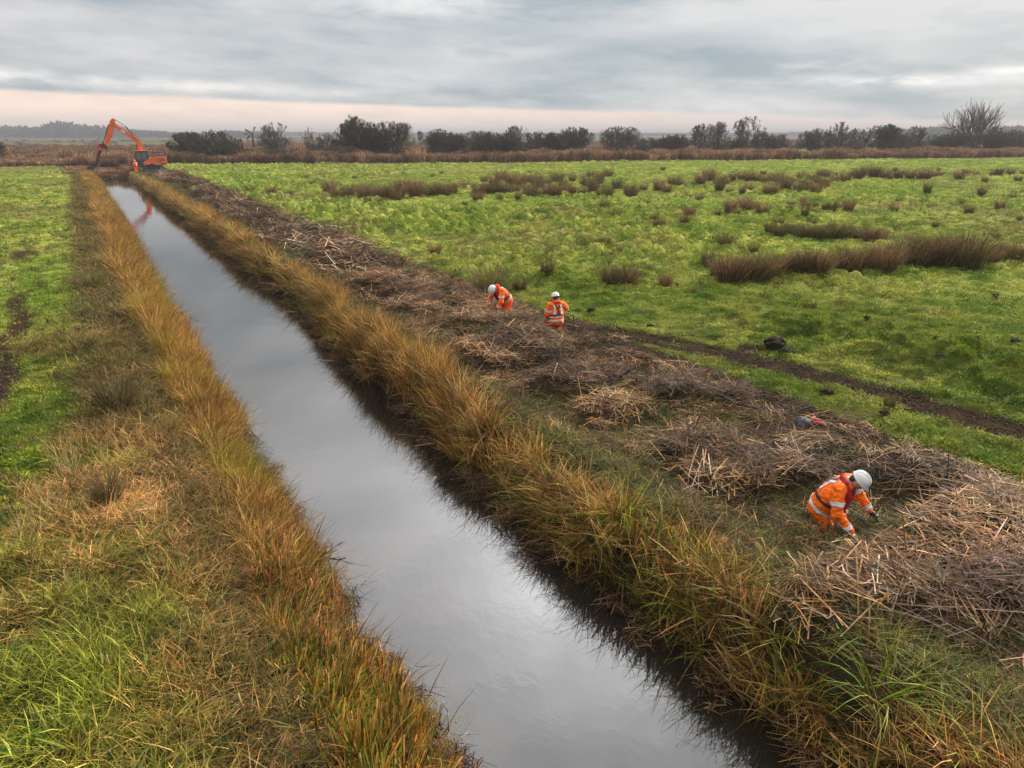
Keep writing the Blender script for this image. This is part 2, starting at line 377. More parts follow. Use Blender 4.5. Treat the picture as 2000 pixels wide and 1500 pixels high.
def scatter_tree(lib):
    g = bpy.data.node_groups.new('plant_scatter', 'GeometryNodeTree')
    g.interface.new_socket('Geometry', in_out='INPUT', socket_type='NodeSocketGeometry'); g.interface.new_socket('Geometry', in_out='OUTPUT', socket_type='NodeSocketGeometry')
    i = g.nodes.new('NodeGroupInput'); o = g.nodes.new('NodeGroupOutput'); ip = g.nodes.new('GeometryNodeInstanceOnPoints')
    ci = g.nodes.new('GeometryNodeCollectionInfo'); ci.inputs['Collection'].default_value = lib; ci.inputs['Separate Children'].default_value = True; ci.inputs['Reset Children'].default_value = True
    def na(nm, t):
        a = g.nodes.new('GeometryNodeInputNamedAttribute'); a.data_type = t; a.inputs['Name'].default_value = nm; return [s for s in a.outputs if s.enabled][0]
    g.links.new(i.outputs[0], ip.inputs['Points']); g.links.new(ci.outputs[0], ip.inputs['Instance']); ip.inputs['Pick Instance'].default_value = True
    g.links.new(na('pidx', 'INT'), ip.inputs['Instance Index'])
    e = g.nodes.new('FunctionNodeEulerToRotation'); g.links.new(na('rot', 'FLOAT_VECTOR'), e.inputs[0]); g.links.new(e.outputs[0], ip.inputs['Rotation'])
    g.links.new(na('scl', 'FLOAT_VECTOR'), ip.inputs['Scale']); g.links.new(ip.outputs[0], o.inputs[0])
    return g
COUNT = {}
def scatter(name, lib, P, tint, s=(.8, 1.2), sz=None, tilt=.12, azlean=None, label=None):
    n = len(P); COUNT[name] = n
    me = bpy.data.meshes.new(name); me.vertices.add(n); me.vertices.foreach_set('co', np.asarray(P, np.float32).ravel())
    rot = np.stack([rng.normal(0, tilt, n), rng.normal(0, tilt, n), rng.uniform(0, 6.283, n)], 1)
    sc = rng.uniform(s[0], s[1], n) if not isinstance(s, np.ndarray) else s
    zz = sc if sz is None else sz
    scl = np.stack([sc, sc, zz], 1)
    for nm, t, d, key in (('rot', 'FLOAT_VECTOR', rot, 'vector'), ('scl', 'FLOAT_VECTOR', scl, 'vector')):
        a = me.attributes.new(nm, t, 'POINT'); a.data.foreach_set(key, np.asarray(d, np.float32).ravel())
    a = me.attributes.new('pidx', 'INT', 'POINT'); a.data.foreach_set('value', rng.integers(0, len(lib.objects), n).astype(np.int32))
    a = me.attributes.new('tint', 'FLOAT_COLOR', 'POINT'); c = np.ones((n, 4), np.float32); c[:, :3] = tint; a.data.foreach_set('color', c.ravel())
    o = link(name, me); md = o.modifiers.new('scatter', 'NODES'); md.node_group = scatter_tree(lib)
    return tag(o, label, None, kind='stuff')
def infrust(x, y, m=1.18):
    f = x * math.sin(AZ) + y * math.cos(AZ); r = x * math.cos(AZ) - y * math.sin(AZ)
    fx = f * math.cos(PITCH) + H * math.sin(PITCH); uy = f * math.sin(PITCH) - H * math.cos(PITCH)
    return (fx > .5) & (np.abs(r) < fx * 1000 / F * m + .8) & (uy > -fx * 750 / F * m - 1.2)
def sample(x0, x1, y0, y1, dens, maskf=None, dmin=0, dmax=1e9):
    n = int((x1 - x0) * (y1 - y0) * dens)
    x = rng.uniform(x0, x1, n); y = rng.uniform(y0, y1, n)
    k = infrust(x, y); d = np.hypot(x, y); k &= (d >= dmin) & (d < dmax)
    x = x[k]; y = y[k]
    if maskf is not None:
        k = rng.uniform(0, 1, len(x)) < maskf(x, y); x = x[k]; y = y[k]
    return x, y
def pts(x, y, dz=0.0): return np.stack([x, y, height(x, y) + dz], 1)
def cat(*a): return np.concatenate([q[0] for q in a]), np.concatenate([q[1] for q in a])

def field_mask(x, y):
    n = fbm(x / 1.2, y / 1.2, 74, 4)
    r = ss(12.2, 12.9, x + .9 * (n - .5)); l = 1 - ss(-1.3, -.3, x + .9 * (n - .5) + .9 * ss(16, 8, y))
    return np.maximum(r, l) * (1 - .93 * mud_mask(x, y)) * (y < far_edge(x))
x, y = sample(-8, 40, 0, 30, 75, field_mask, 0, 15); 
x2, y2 = sample(-12, 50, 0, 40, 38, field_mask, 15, 27)
x = np.concatenate([x, x2]); y = np.concatenate([y, y2])
big = rng.uniform(0, 1, len(x)) < .04
sz = rng.uniform(.7, 1.3, len(x)) * np.where(big, 1.8, 1) * (.62 + 1.6 * hummock(x, y)) * (1 - .35 * ss(12.3, 13, x) * (1 - ss(16.2, 17.5, x)) * (1 - ss(17, 21, y)))
scatter('pasture_grass', turf_n, pts(x, y), sward_color(x, y) * 1.32, (.8, 1.4), sz=sz, label='short green pasture grass close to the ditch')
a = sample(-20, 80, 5, 70, 14, field_mask, 27, 55); b = sample(-30, 210, 10, 160, 3.6, field_mask, 55, 110); c = sample(-30, 230, 10, 165, 1.5, field_mask, 110, 240)
x, y = cat(a, b, c)
sz = rng.uniform(.7, 1.3, len(x)) * (.65 + 2.2 * hummock(x, y)); sx = np.where(np.hypot(x, y) > 55, 1.7, 1.0) * rng.uniform(.8, 1.3, len(x))
scatter('distant_pasture_grass', turf_f, pts(x, y), sward_color(x, y) * 1.32, sx, sz=sz, label='green hummocky pasture grass across the far field')

# rough grass on the banks
def rough_mask(x, y):
    n = fbm(x / 1.2, y / 1.2, 74, 4); near = 1 - ss(9, 18, y)
    L = ss(-1.1 - 1.6 * near, -.45 - .7 * near, x + .9 * (n - .5)) * (1 - ss(1.3, 1.9, x))
    Rr = ss(6.3, 6.9, x) * (1 - ss(11.8, 12.5, x)) * np.where(x < 7.9, .95, .55) * (1 - .68 * litter_mask(x, y)) * (1 - .6 * mud_mask(x, y))
    bush = np.exp(-(((x + 1.55) / .8) ** 2 + ((y - 23.0) / 1.3) ** 2)) * 1.2
    return np.clip(np.maximum.reduce([L, Rr, bush]), 0, 1) * (1 - .9 * ((x > 6.8) & (y > 112)))
x, y = cat(sample(-5, 13, 0, 22, 95, rough_mask, 0, 12), sample(-5, 13, 0, 32, 48, rough_mask, 12, 24), sample(-5, 14, 10, 140, 14, rough_mask, 24, 140))
n1 = fbm(x / .9, y / .9, 81, 3); n2 = fbm(x / 2.4, y / 2.4, 82, 3)
t = pick([(.12, .115, .032), (.085, .11, .024), (.28, .20, .09), (.18, .13, .05), (.07, .055, .025)], len(x), .3, [.22, .22, .22, .19, .15])
t = lerp3(t, np.tile(C(.27, .19, .095), (len(x), 1)), ss(.54, .66, n2) * .75 * (x < 2.0))
t = lerp3(t, np.tile(C(.085, .13, .024), (len(x), 1)), ss(.57, .68, n1) * .6)
t = lerp3(t, np.tile(C(.13, .16, .03), (len(x), 1)), (1 - ss(-.9, .1, x)) * (1 - ss(7, 10, y)) * .30)
t = lerp3(t, pick([(.06, .052, .022), (.09, .055, .03), (.045, .055, .018), (.14, .10, .05)], len(x), .3), ss(-.1, .6, x) * (x < 3) * .8)
gp = ss(.47, .60, fbm(x / 1.3, y / .9, 87, 3)) * (1 - ss(-.6, .3, x)) * (1 - ss(9, 11, y))
t = lerp3(t, np.tile(C(.095, .140, .026), (len(x), 1)), gp * .55)
t = lerp3(t, pick([(.045, .045, .018), (.075, .055, .028), (.06, .07, .02)], len(x), .3), ss(12, 17, y) * (x < 3) * .8)
berm = ss(.45, .8, x - eR(y))
t = lerp3(t, pick([(.050, .072, .018), (.075, .10, .025), (.11, .09, .04), (.030, .032, .014)], len(x), .3), berm * .85)
t = t * np.where(x < 2, 1.3, 1.0)[:, None] * rng.choice([.55, 1, 1.25], len(x), p=[.25, .5, .25])[:, None]
lowf = np.where(x > 7.6, .6, 1.0) * (1 - .48 * berm) * (1 - .45 * ss(13, 18, y) * (x < 2.2)) * (1 - .25 * ((x < 1) & (y < 14))) * (1 - .42 * ((x < 2) & (y < 14)) * ss(.3, .6, fbm(x / .7, y / .7, 85, 2))) * (1 - .45 * ss(100, 118, y)) * (1 - .35 * ss(.7, 1.1, x - eR(y))) * np.where(np.hypot(x, y) > 40, 1.25, 1)
szz = rng.uniform(.55, 1.15, len(x)) * lowf * (1 + .5 * ss(.5, .7, n1))
keep = (np.hypot(x - 9.1, y - 6.02) > .40) & (np.hypot(x - 11.5, y - 17.0) > .5) & (np.hypot(x - 11.3, y - 19.6) > .4) & (np.hypot(x - 11.75, y - 8.3) > .45)
scatter('rough_bank_grass', rough_l, pts(x, y)[keep], t[keep], (rng.uniform(.8, 1.3, len(x)) * np.where(np.hypot(x, y) > 24, 1.6, 1))[keep], sz=szz[keep], tilt=.22, label='tangled olive and tan rough grass on both ditch banks')

# left golden reed strip
def lmask(x, y):
    l = eL(y); e = .72 + .22 * (vn(y / 1.7, y * 0, 91) - .5) * 2 + .35 * (1 - ss(4, 12, y)) + .42 * np.exp(-((y - 16) / 8) ** 2) + .12 - .12 * ss(24, 40, y)
    return ss(e - .15, e + .25, x) * (1 - ss(l - .10, l + .02, x))
x, y = cat(sample(.2, 2.8, 0, 16, 120, lmask, 0, 12), sample(.2, 2.8, 8, 30, 70, lmask, 12, 28), sample(.2, 2.8, 20, 128, 26, lmask, 28, 130))
g = fbm(x / .9, y / 1.6, 92, 3)
def gold(n, g, yy):
    t = pick([(.34, .205, .090), (.28, .155, .068), (.42, .28, .13), (.15, .085, .038)], n, .25)
    t = t * rng.choice([.5, 1, 1.3], n, p=[.2, .52, .28])[:, None]
    yell = lerp3(t, np.tile(C(.28, .21, .05), (n, 1)), ss(.54, .66, g) * .6)
    return lerp3(yell, np.tile(C(.14, .17, .025), (n, 1)), ss(.58, .72, g) * .45 * (1 - ss(8, 20, yy)))
nearv = 1 - ss(6.0, 12.5, y + 1.5 * (g - .5))
isn = rng.uniform(0, 1, len(x)) < nearv * .88
for nm, lib, k, lab in (('bank_reeds', reed_l, ~isn, 'golden brown reeds along the left water edge'), ('cut_sedge', stub_l, isn, 'short yellow green sedge stubble on the near left bank')):
    xx, yy = x[k], y[k]; n = len(xx); gg = g[k]
    t = gold(n, gg, yy)
    if lib is stub_l: t = lerp3(t, np.tile(C(.17, .185, .028), (n, 1)), rng.uniform(0, 1, n) ** 1.3 * .75)
    s = rng.uniform(.7, 1.1, n) * (.40 + .50 * vn(yy / 2.5, xx, 93) + .55 * vn(xx / .35, yy / .5, 94)) * (.9 + .2 * ss(12, 30, yy)) * (1 - .2 * ss(40, 60, yy))
    scatter(nm, lib, pts(xx, yy), t, np.where(np.hypot(xx, yy) > 28, 1.5, 1) * rng.uniform(.8, 1.2, n), sz=s * (1.45 if lib is stub_l else 1), tilt=.10, label=lab)

# right reeds, leaning out over the water
def rmask(x, y):
    r = eR(y); w_ = .22 + .22 * ss(10, 18, y) + .2 * (vn(y / 1.9, y * 0, 95) - .5) * 2
    gapn = ss(.16, .34, vn(y / .8, x * 0, 96))
    return ss(r - .06, r + .12, x) * (1 - ss(r + w_, r + w_ + .3, x)) * (.3 + .7 * gapn)
x, y = cat(sample(5, 8, 0, 16, 105, rmask, 0, 13), sample(5, 8.2, 8, 34, 70, rmask, 13, 30), sample(5, 8.4, 22, 130, 26, rmask, 30, 132))
g = fbm(x / .9, y / 1.3, 97, 3)
t = pick([(.34, .205, .095), (.25, .14, .062), (.43, .29, .145), (.12, .08, .036)], len(x), .28)
t = lerp3(t, np.tile(C(.13, .135, .03), (len(x), 1)), ss(.57, .70, g) * .4 * (1 - ss(6, 12, y)))
t = lerp3(t, np.tile(C(.31, .18, .075), (len(x), 1)), ss(8, 14, y) * .4 * rng.uniform(0, 1, len(x)))
t = t * rng.choice([.5, 1, 1.35], len(x), p=[.22, .5, .28])[:, None]
dr = eR(y); low = 1 - ss(.0, .35, x - dr)
s = rng.uniform(.65, 1.05, len(x)) * (.35 + .55 * vn(y / 1.6, x, 98) + .65 * vn(x / .35, y / .45, 99)) * (.62 + .38 * ss(5, 13, y)) * (1 - .15 * ss(22, 32, y)) * (1 - .68 * ss(90, 112, y))
scatter('right_bank_reeds', reed_l, pts(x, y), t, np.where(np.hypot(x, y) > 30, 1.5, 1) * rng.uniform(.8, 1.25, len(x)), sz=s, tilt=.2, label='tawny reeds and sedge overhanging the right water edge')
def dmask(x, y):
    r = eR(y); return ss(r - .02, r + .1, x) * (1 - ss(r + .15, r + .5, x)) * (1 - ss(9, 16, y) * .7)
x, y = sample(5, 8, 0, 30, 9, dmask)
t = pick([(.25, .16, .055), (.17, .13, .04), (.13, .15, .03)], len(x), .2)
scatter('drooping_sedge', droop_l, pts(x, y), t, (.75, 1.15), tilt=.3, label='arching sedge tussocks drooping towards the water on the right bank')

x, y = sample(5, 8.5, 0, 7.5, 16, dmask)
scatter('broad_sedge', stub_l, pts(x, y), pick([(.24, .20, .045), (.14, .18, .03), (.30, .22, .09)], len(x), .25), rng.uniform(.8, 1.2, len(x)), sz=rng.uniform(1.0, 1.7, len(x)), tilt=.25, label='broad yellow green sedge blades on the near right bank')
# dark dead debris along both water lines
def deb(x, y):
    l = eL(y); r = eR(y); return np.maximum(np.exp(-((x - l + .02) / .10) ** 2) * (1 - ss(14, 30, y)), np.exp(-((x - r + .12) / .26) ** 2) * ss(.35, .6, vn(y / .7, x * 0, 121))) * .9
x, y = sample(1.8, 7.5, 0, 60, 34, deb)
P = pts(x, y); P[:, 2] = np.maximum(P[:, 2], WZ + .0)
scatter('waterline_debris', straw_n, P, pick([(.16, .11, .065), (.05, .036, .02), (.10, .065, .035)], len(x), .3), (.35, .7), tilt=.22, label='dark dead stalks tangled along the waterline')

# cut reed litter
x, y = cat(sample(6.3, 13.5, 0, 18, 17, litter_mask, 0, 16), sample(6.3, 14, 8, 34, 11, litter_mask, 16, 30))
P = pts(x, y, .01)
pal = fbm(x / 1.5, y / 1.5, 101, 3)
t = pick([(.34, .235, .125), (.26, .16, .08), (.13, .075, .04), (.44, .34, .22)], len(x), .25, [.34, .26, .22, .18])
hm, hp, _h = heap_fields(x, y); nr = 1 - ss(17, 20, y)
t = lerp3(t, pick([(.14, .095, .055), (.26, .18, .10), (.045, .031, .021), (.36, .28, .19)], len(x), .2, [.38, .2, .34, .08]), np.maximum((hp == 1) * nr, ss(.45, .6, pal) * .8 * (1 - nr)))
t = lerp3(t, pick([(.07, .045, .032), (.035, .026, .02), (.16, .11, .08)], len(x), .2), (hp == 2) * nr * .9)
scatter('cut_reed_litter', straw_n, P, t, (.7, 1.15), tilt=.16, label='heaps of cut reed straw dredged onto the right bank')
x, y = sample(7, 14, 15, 128, 6.5, litter_mask, 30, 130)
t = pick([(.20, .14, .08), (.12, .085, .05), (.05, .036, .023), (.32, .25, .16)], len(x), .3, [.28, .27, .28, .17])
scatter('distant_reed_litter', straw_f, pts(x, y, .02), t, (.8, 1.4), tilt=.2, label='brown cut reed litter running along the far right bank')
# loose straws everywhere on the worked strip
def loose(x, y): return ss(6.8, 7.4, x) * (1 - ss(12.2, 13, x)) * .8
x, y = sample(6.5, 13.5, 0, 30, 5.0, loose)
scatter('loose_straws', straw_n, pts(x, y, .02), pick([(.28, .19, .10), (.08, .05, .03)], len(x), .3), (.5, 1.0), tilt=.2, label='loose straws strewn over the worked ground')
# mud crumbs
x, y = cat(sample(-5, 17, 0, 24, 14, mud_mask), )
scatter('soil_crumbs', crumb_l, pts(x, y, .0), np.ones((len(x), 3)), (.7, 1.5), label='dark wet soil crumbs in the wheel tracks')
# dead weeds
def wm(x, y): return field_mask(x, y) * ss(.52, .66, fbm(x / 4., y / 4., 103, 3)) * (x > 12)
x, y = sample(12, 150, 0, 130, .9, wm, 0, 90)
x3, y3 = sample(-10, 0, 5, 60, .9, field_mask); x = np.concatenate([x, x3]); y = np.concatenate([y, y3])
scatter('dead_weeds', weed_l, pts(x, y), pick([(.06, .038, .022), (.11, .065, .035), (.13, .09, .045)], len(x), .3), (.5, 1.2), label='scattered dead dock and thistle stems in the pasture')

# far reed bed and end of the ditch
def bedmask(x, y):
    fe = far_edge(x); dep = 9 + 10 * vn(x / 22., y / 22., 105)
    m = (y > fe) * (1 - ss(dep, dep + 5, y - fe))
    e = ss(125.8, 127.5, y) * (x > 1.5) * (x < 7.6) * (y < 170)
    e2 = ((x > -1.8) & (x < 2.5) & (y > 125) & (y < 165)) * .8
    e3 = ((x > 7) & (x < 10) & (y > 137)) * .7
    g_ = (1-ss(.3,.4,vn(x / 14., y / 14., 107)))*.55
    return np.clip(np.maximum.reduce([m * (1-g_), e * .9, e2, e3]), 0, 1)
x, y = cat(sample(-60, 270, 60, 200, 1.9, bedmask), )
t = pick([(.17, .105, .065), (.21, .135, .085), (.12, .08, .05), (.25, .17, .11)], len(x), .25) * (.7 + .6 * vn(x / 5., y / 5., 109))[:, None]
near_e = (y < 150) & (x < 8)
sz = rng.uniform(.75, 1.05, len(x)) * np.where(near_e, .30, 1.0) * np.where(x < 0, .6, 1) * (.55 + .75 * vn(x / 5., y / 5., 106))
scatter('reed_bed', bed_l, pts(x, y), t, (.8, 1.3), sz=sz, tilt=.05, label='brown reed bed along the far edge of the pasture')
def bed2(x, y): return (y > far_edge(x) + 14) * ss(.42, .55, fbm(x / 40., y / 18., 108, 3)) * .9
x, y = sample(-160, 500, 150, 420, .09, bed2)
scatter('marsh_vegetation', bed_l, pts(x, y), pick([(.17, .10, .055), (.11, .075, .045)], len(x), .2), (1.6, 3.0), sz=rng.uniform(.35, .8, len(x)), tilt=.05, label='low brown marsh vegetation on the flat land beyond')

# ------------------------------------------------------------------ rush tussocks, each a thing
RM = plant_mat('rush_stems', (1, 1, 1), False, trans=.2, wvar=.25, wscale=.5)
def rush_mesh(kind, n):
    cols = {'brown': [(.19, .105, .055), (.13, .08, .04), (.27, .17, .09), (.06, .05, .022)],
            'olive': [(.085, .075, .027), (.13, .10, .045), (.05, .048, .018), (.17, .12, .06)],
            'pale': [(.20, .15, .06), (.13, .11, .04), (.09, .10, .03)]}[kind]
    V, Fq, CC = merge([clump(n, .30, .7, 1.15, .016, .28, .42, cols, nseg=3, tip=.3, out=.85), clump(n // 3, .36, .3, .6, .02, .6, .7, cols, nseg=3)])
    return np_mesh('rush_tussock', V, Fq, CC, [RM])
RUSH = {k: [rush_mesh(k, 340) for _ in range(4)] for k in ('brown', 'olive', 'pale')}
def rush(px, py, hgt, kind='brown', label=None, group=None, wide=1.0, name='rush_tussock'):
    X, Y, t = G(px, py)
    o = bpy.data.objects.new(name, random.choice(RUSH[kind])); COL.objects.link(o)
    o.location = (X, Y, hz(X, Y) - .03); o.rotation_euler = (0, 0, random.uniform(0, 6.28)); s = hgt * (1.18 if Y > 40 else 1.05)
    o.scale = (s * wide * random.uniform(1, 1.35), s * wide * random.uniform(1, 1.35), s)
    tag(o, label, 'rush tussock', group); return o
SEG = [(640, 388, 860, 380, 17, 1.25), (700, 400, 790, 396, 4, .8), (860, 376, 1010, 374, 8, 1.05), (930, 388, 980, 388, 3, .8), (940, 361, 1180, 364, 14, 1.15), (1000, 390, 1120, 390, 6, .9),
       (1030, 376, 1290, 382, 13, 1.0), (1150, 352, 1190, 352, 3, 1.0), (1290, 370, 1370, 370, 6, 1.0), (1375, 360, 1550, 357, 11, 1.1), (1400, 380, 1620, 382, 11, 1.0),
       (1420, 416, 1500, 418, 6, .9), (1540, 354, 1850, 352, 19, 1.15), (1540, 407, 1660, 410, 8, .85), (1860, 352, 2010, 350, 9, 1.1), (1560, 366, 1620, 376, 4, .9)]
for (x0, y0, x1, y1, n, hh) in SEG:
    for i in range(n):
        f = (i + random.uniform(.1, .9)) / n
        rush(x0 + (x1 - x0) * f, y0 + (y1 - y0) * f + random.uniform(-8, 8), hh * random.uniform(.55, 1.2), random.choice(['brown', 'brown', 'olive']),
             'small looking brown rush tussock in the broken far bands across the pasture', 'rush tussocks in the far bands')
for i in range(14):
    f = (i + random.uniform(.2, .8)) / 14
    rush(1495 + 235 * f, 463 + 9 * f + random.uniform(-3, 4), random.uniform(.65, .85), 'olive' if i < 11 else 'brown', 'low dark olive rush tussock in the short band behind the big russet rushes', 'rush tussocks in the short dark band')
for (x0, y0, x1, y1, n, hh) in [(1395, 548, 1605, 546, 12, 1.08), (1640, 536, 1735, 531, 6, 1.2), (1765, 528, 1890, 522, 9, 1.32), (1905, 521, 2030, 517, 7, .85)]:
    for i in range(n):
        f = (i + random.uniform(.2, .8)) / n
        rush(x0 + (x1 - x0) * f, y0 + (y1 - y0) * f + random.uniform(-8, 6), hh * random.uniform(.6, 1.12), random.choice(['brown', 'brown', 'brown', 'olive']),
             'big russet rush tussock in the long near band at the right', 'big rush tussocks in the near band')
for i in range(46):
    px = random.uniform(1150, 1990); py = random.choice([random.uniform(385, 450), random.uniform(440, 520), random.uniform(335, 350)])
    rush(px, py, random.uniform(.3, .6), random.choice(['brown', 'olive', 'pale']), 'knee high small tuft scattered singly over the green pasture', 'small scattered tufts in the pasture', 1.1, 'grass_tuft')
for i in range(14):
    rush(random.uniform(420, 1100), random.uniform(400, 520) if i % 2 else random.uniform(338, 352), random.uniform(.3, .5), random.choice(['brown', 'olive']), 'knee high small tuft scattered singly over the green pasture', 'small scattered tufts in the pasture', 1.1, 'grass_tuft')
ONE = [(955, 572, 1.0, 'pale', 'large pale straw coloured grass tussock behind the bending worker', 1.3),
       (1015, 570, .55, 'olive', 'small dark tussock just right of the pale tussock behind the bending worker', 1.0),
       (1068, 552, .68, 'olive', 'upright dark green rush tussock above the worker seen from behind', .75),
       (1190, 556, .8, 'olive', 'left half of the isolated rush clump in the middle of the pasture', .9),
       (1225, 558, .72, 'brown', 'right half of the isolated rush clump in the middle of the pasture', 1.0),
       (1300, 560, .55, 'brown', 'small brown rush tussock between the isolated clump and the big russet band', 1.0),
       (1380, 526, .8, 'olive', 'narrow dark rush tussock at the left end of the big russet band', .6),
       (1345, 428, .75, 'brown', 'brown rush tussock left of the short dark band, farther one of two', 1.0),
       (1335, 443, .7, 'brown', 'brown rush tussock left of the short dark band, nearer one of two', 1.0),
       (1415, 492, .8, 'pale', 'pale rush tussock just behind the left end of the big russet band', .9),
       (1810, 382, 1.0, 'olive', 'lone dark rush tussock on the right just below the far bands', .7),
       (1890, 420, .8, 'olive', 'isolated rounded tussock at far right of the pasture, left one of two', .8),
       (1950, 414, .8, 'brown', 'isolated rounded tussock at far right of the pasture, right one of two', .9),
       (1915, 386, .8, 'olive', 'small dark tussock at far right nearest the far bands', .9),
       (1570, 432, .7, 'olive', 'small round tussock above the left part of the short dark band', .8),
       (490, 380, .7, 'olive', 'small dark rush tussock beside the far litter strip, leftmost of a row of three', 1.2),
       (530, 382, .7, 'brown', 'small rush tussock beside the far litter strip, middle of a row of three', 1.2),
       (570, 384, .6, 'olive', 'small rush tussock beside the far litter strip, rightmost of a row of three', 1.2),
       (610, 362, .5, 'olive', 'tiny dark tussock left of the far rush bands', 1.2),
       (185, 560, .7, 'pale', 'pale dead grass tussock on the left bank beside the golden reeds', .9),
       (1735, 800, .28, 'olive', 'low dark weed clump at the foot of the tall dead stem by the wheel track', .8),
       (210, 985, .62, 'olive', 'olive grass tussock on the near left bank', .8),
       (230, 800, .75, 'olive', 'large arching grass tussock on the left bank above the flattened straw', 1.0)]
for (px, py, hh, kd, lab, wd) in ONE: rush(px, py, hh, kd, lab, None, wd, 'grass_tussock')

# ------------------------------------------------------------------ camera, world, sun
cam = bpy.data.cameras.new('camera'); co = bpy.data.objects.new('camera', cam); COL.objects.link(co)
cam.sensor_fit = 'HORIZONTAL'; cam.sensor_width = 36; cam.lens = 36 * F / 2000; cam.clip_end = 20000; cam.clip_start = .1
co.location = (0, 0, H); co.rotation_euler = (R(90) - PITCH, 0, -AZ)
scene.camera = co
SUN_AZ = R(82); SUN_EL = R(24)
sdir = Vector((math.sin(SUN_AZ) * math.cos(SUN_EL), math.cos(SUN_AZ) * math.cos(SUN_EL), math.sin(SUN_EL)))
sl = bpy.data.lights.new('sun', 'SUN'); sl.energy = 5.0; sl.angle = R(9); sl.color = (1, .93, .84)
so = bpy.data.objects.new('sun', sl); COL.objects.link(so); so.rotation_euler = (-sdir).to_track_quat('-Z', 'Y').to_euler(); so.location = (0, 0, 60)

def build_world():
    w = bpy.data.worlds.new('World'); scene.world = w; w.use_nodes = True; nt = w.node_tree; nt.nodes.clear()
    out = N(nt, 'ShaderNodeOutputWorld'); bg = N(nt, 'ShaderNodeBackground'); nt.links.new(bg.outputs[0], out.inputs[0])
    tc = N(nt, 'ShaderNodeTexCoord').outputs['Generated']
    sp = N(nt, 'ShaderNodeSeparateXYZ'); nt.links.new(tc, sp.inputs[0]); X, Y, Z = sp.outputs
    az = M(nt, 'SUBTRACT', M(nt, 'ARCTAN2', X, Y), AZ)          # azimuth relative to the view heading
    el = M(nt, 'ARCSINE', Z)
    def vec(a, b, c=0.0):
        n = N(nt, 'ShaderNodeCombineXYZ')
        for i, q in enumerate((a, b, c)):
            if isinstance(q, (int, float)): n.inputs[i].default_value = q
            else: nt.links.new(q, n.inputs[i])
        return n.outputs[0]
    elp = M(nt, 'MAXIMUM', el, 0.0)
    inv = M(nt, 'DIVIDE', 1.0, M(nt, 'ADD', elp, .10))
    px = M(nt, 'MULTIPLY', M(nt, 'SINE', az), inv); py = M(nt, 'MULTIPLY', M(nt, 'COSINE', az), inv)
    # cloud deck seen in perspective, rows tilted slightly down to the right
    el2 = M(nt, 'ADD', el, M(nt, 'MULTIPLY', az, .035))
    n1 = noise(nt, 1.0, 6, vec(M(nt, 'MULTIPLY', az, 3.4), M(nt, 'MULTIPLY', el2, 17.0), 3.0), .5)
    n2 = noise(nt, 1.0, 5, vec(M(nt, 'MULTIPLY', az, 14.0), M(nt, 'MULTIPLY', el2, 52.0), 8.0), .55)
    n3 = noise(nt, .33, 4, vec(px, py, 1.0), .5)
    cl = M(nt, 'ADD', M(nt, 'MULTIPLY', n1, .60), M(nt, 'ADD', M(nt, 'MULTIPLY', n2, .20), M(nt, 'MULTIPLY', n3, .20)))
    f = mrange(nt, cl, .41, .585)
    base = mix(nt, (.305, .365, .40), (.62, .615, .615), f)
    base = mix(nt, base, (.50, .485, .485), mrange(nt, el, .16, .40, 0, .7))
    # warmer, lighter at left; blue-grey mass in the middle
    base = mix(nt, base, (.45, .44, .47), mrange(nt, az, -.1, -.75, 0, .35))
    base = mix(nt, base, (.56, .57, .58), mrange(nt, az, .25, .8, 0, .4))
    def blob(a0, e0, wa, we, slope=0.0):
        da = M(nt, 'DIVIDE', M(nt, 'SUBTRACT', az, a0), wa)
        de = M(nt, 'DIVIDE', M(nt, 'SUBTRACT', M(nt, 'SUBTRACT', el, e0), M(nt, 'MULTIPLY', M(nt, 'SUBTRACT', az, a0), slope)), we)
        q = M(nt, 'ADD', M(nt, 'MULTIPLY', da, da), M(nt, 'MULTIPLY', de, de))
        return M(nt, 'EXPONENT', M(nt, 'MULTIPLY', q, -1.0))
    streak = mrange(nt, n2, .38, .62, .25, 1.15)
    for (a0, e0, wa, we, sl_, col, k) in [(-.62, .062, .16, .008, -.02, (.80, .78, .76), .8), (-.40, .054, .17, .006, -.03, (.82, .78, .74), .75), (-.10, .152, .12, .018, .0, (.74, .74, .73), .75),
                                           (.48, .058, .13, .006, -.02, (.86, .85, .84), .85), (.60, .066, .10, .005, .03, (.84, .83, .82), .8), (.69, .088, .06, .010, 0, (.80, .80, .80), .7), (.38, .078, .05, .006, 0, (.66, .67, .68), .8),
                                           (.05, .105, .30, .030, 0, (.31, .37, .41), .6)]:
        base = mix(nt, base, col, M(nt, 'MULTIPLY', M(nt, 'MULTIPLY', blob(a0, e0, wa, we, sl_), streak), k))
    # peach strip under the deck
    edge = M(nt, 'ADD', M(nt, 'ADD', mrange(nt, az, -.65, .65, .047, .012), M(nt, 'MULTIPLY', M(nt, 'SUBTRACT', n1, .5), .010)), M(nt, 'MULTIPLY', M(nt, 'SUBTRACT', n2, .5), .006))
    pk = mrange(nt, M(nt, 'SUBTRACT', el, edge), -.001, .004, 1.0, 0.0)
    peach = mix(nt, (.60, .53, .52), (.86, .70, .60), mrange(nt, el, .0, .03))
    peach = mix(nt, peach, (.56, .55, .57), mrange(nt, az, .05, .7, 0, .85))
    peach = mix(nt, peach, (.60, .51, .49), mrange(nt, n2, .4, .7, 0, .5))
    base = mix(nt, base, peach, pk)
    # deck brightens towards the zenith and towards the veiled sun
    dt = N(nt, 'ShaderNodeVectorMath', operation='DOT_PRODUCT'); nt.links.new(tc, dt.inputs[0]); dt.inputs[1].default_value = Vector((math.sin(AZ + R(9)) * math.cos(R(33)), math.cos(AZ + R(9)) * math.cos(R(33)), math.sin(R(33))))
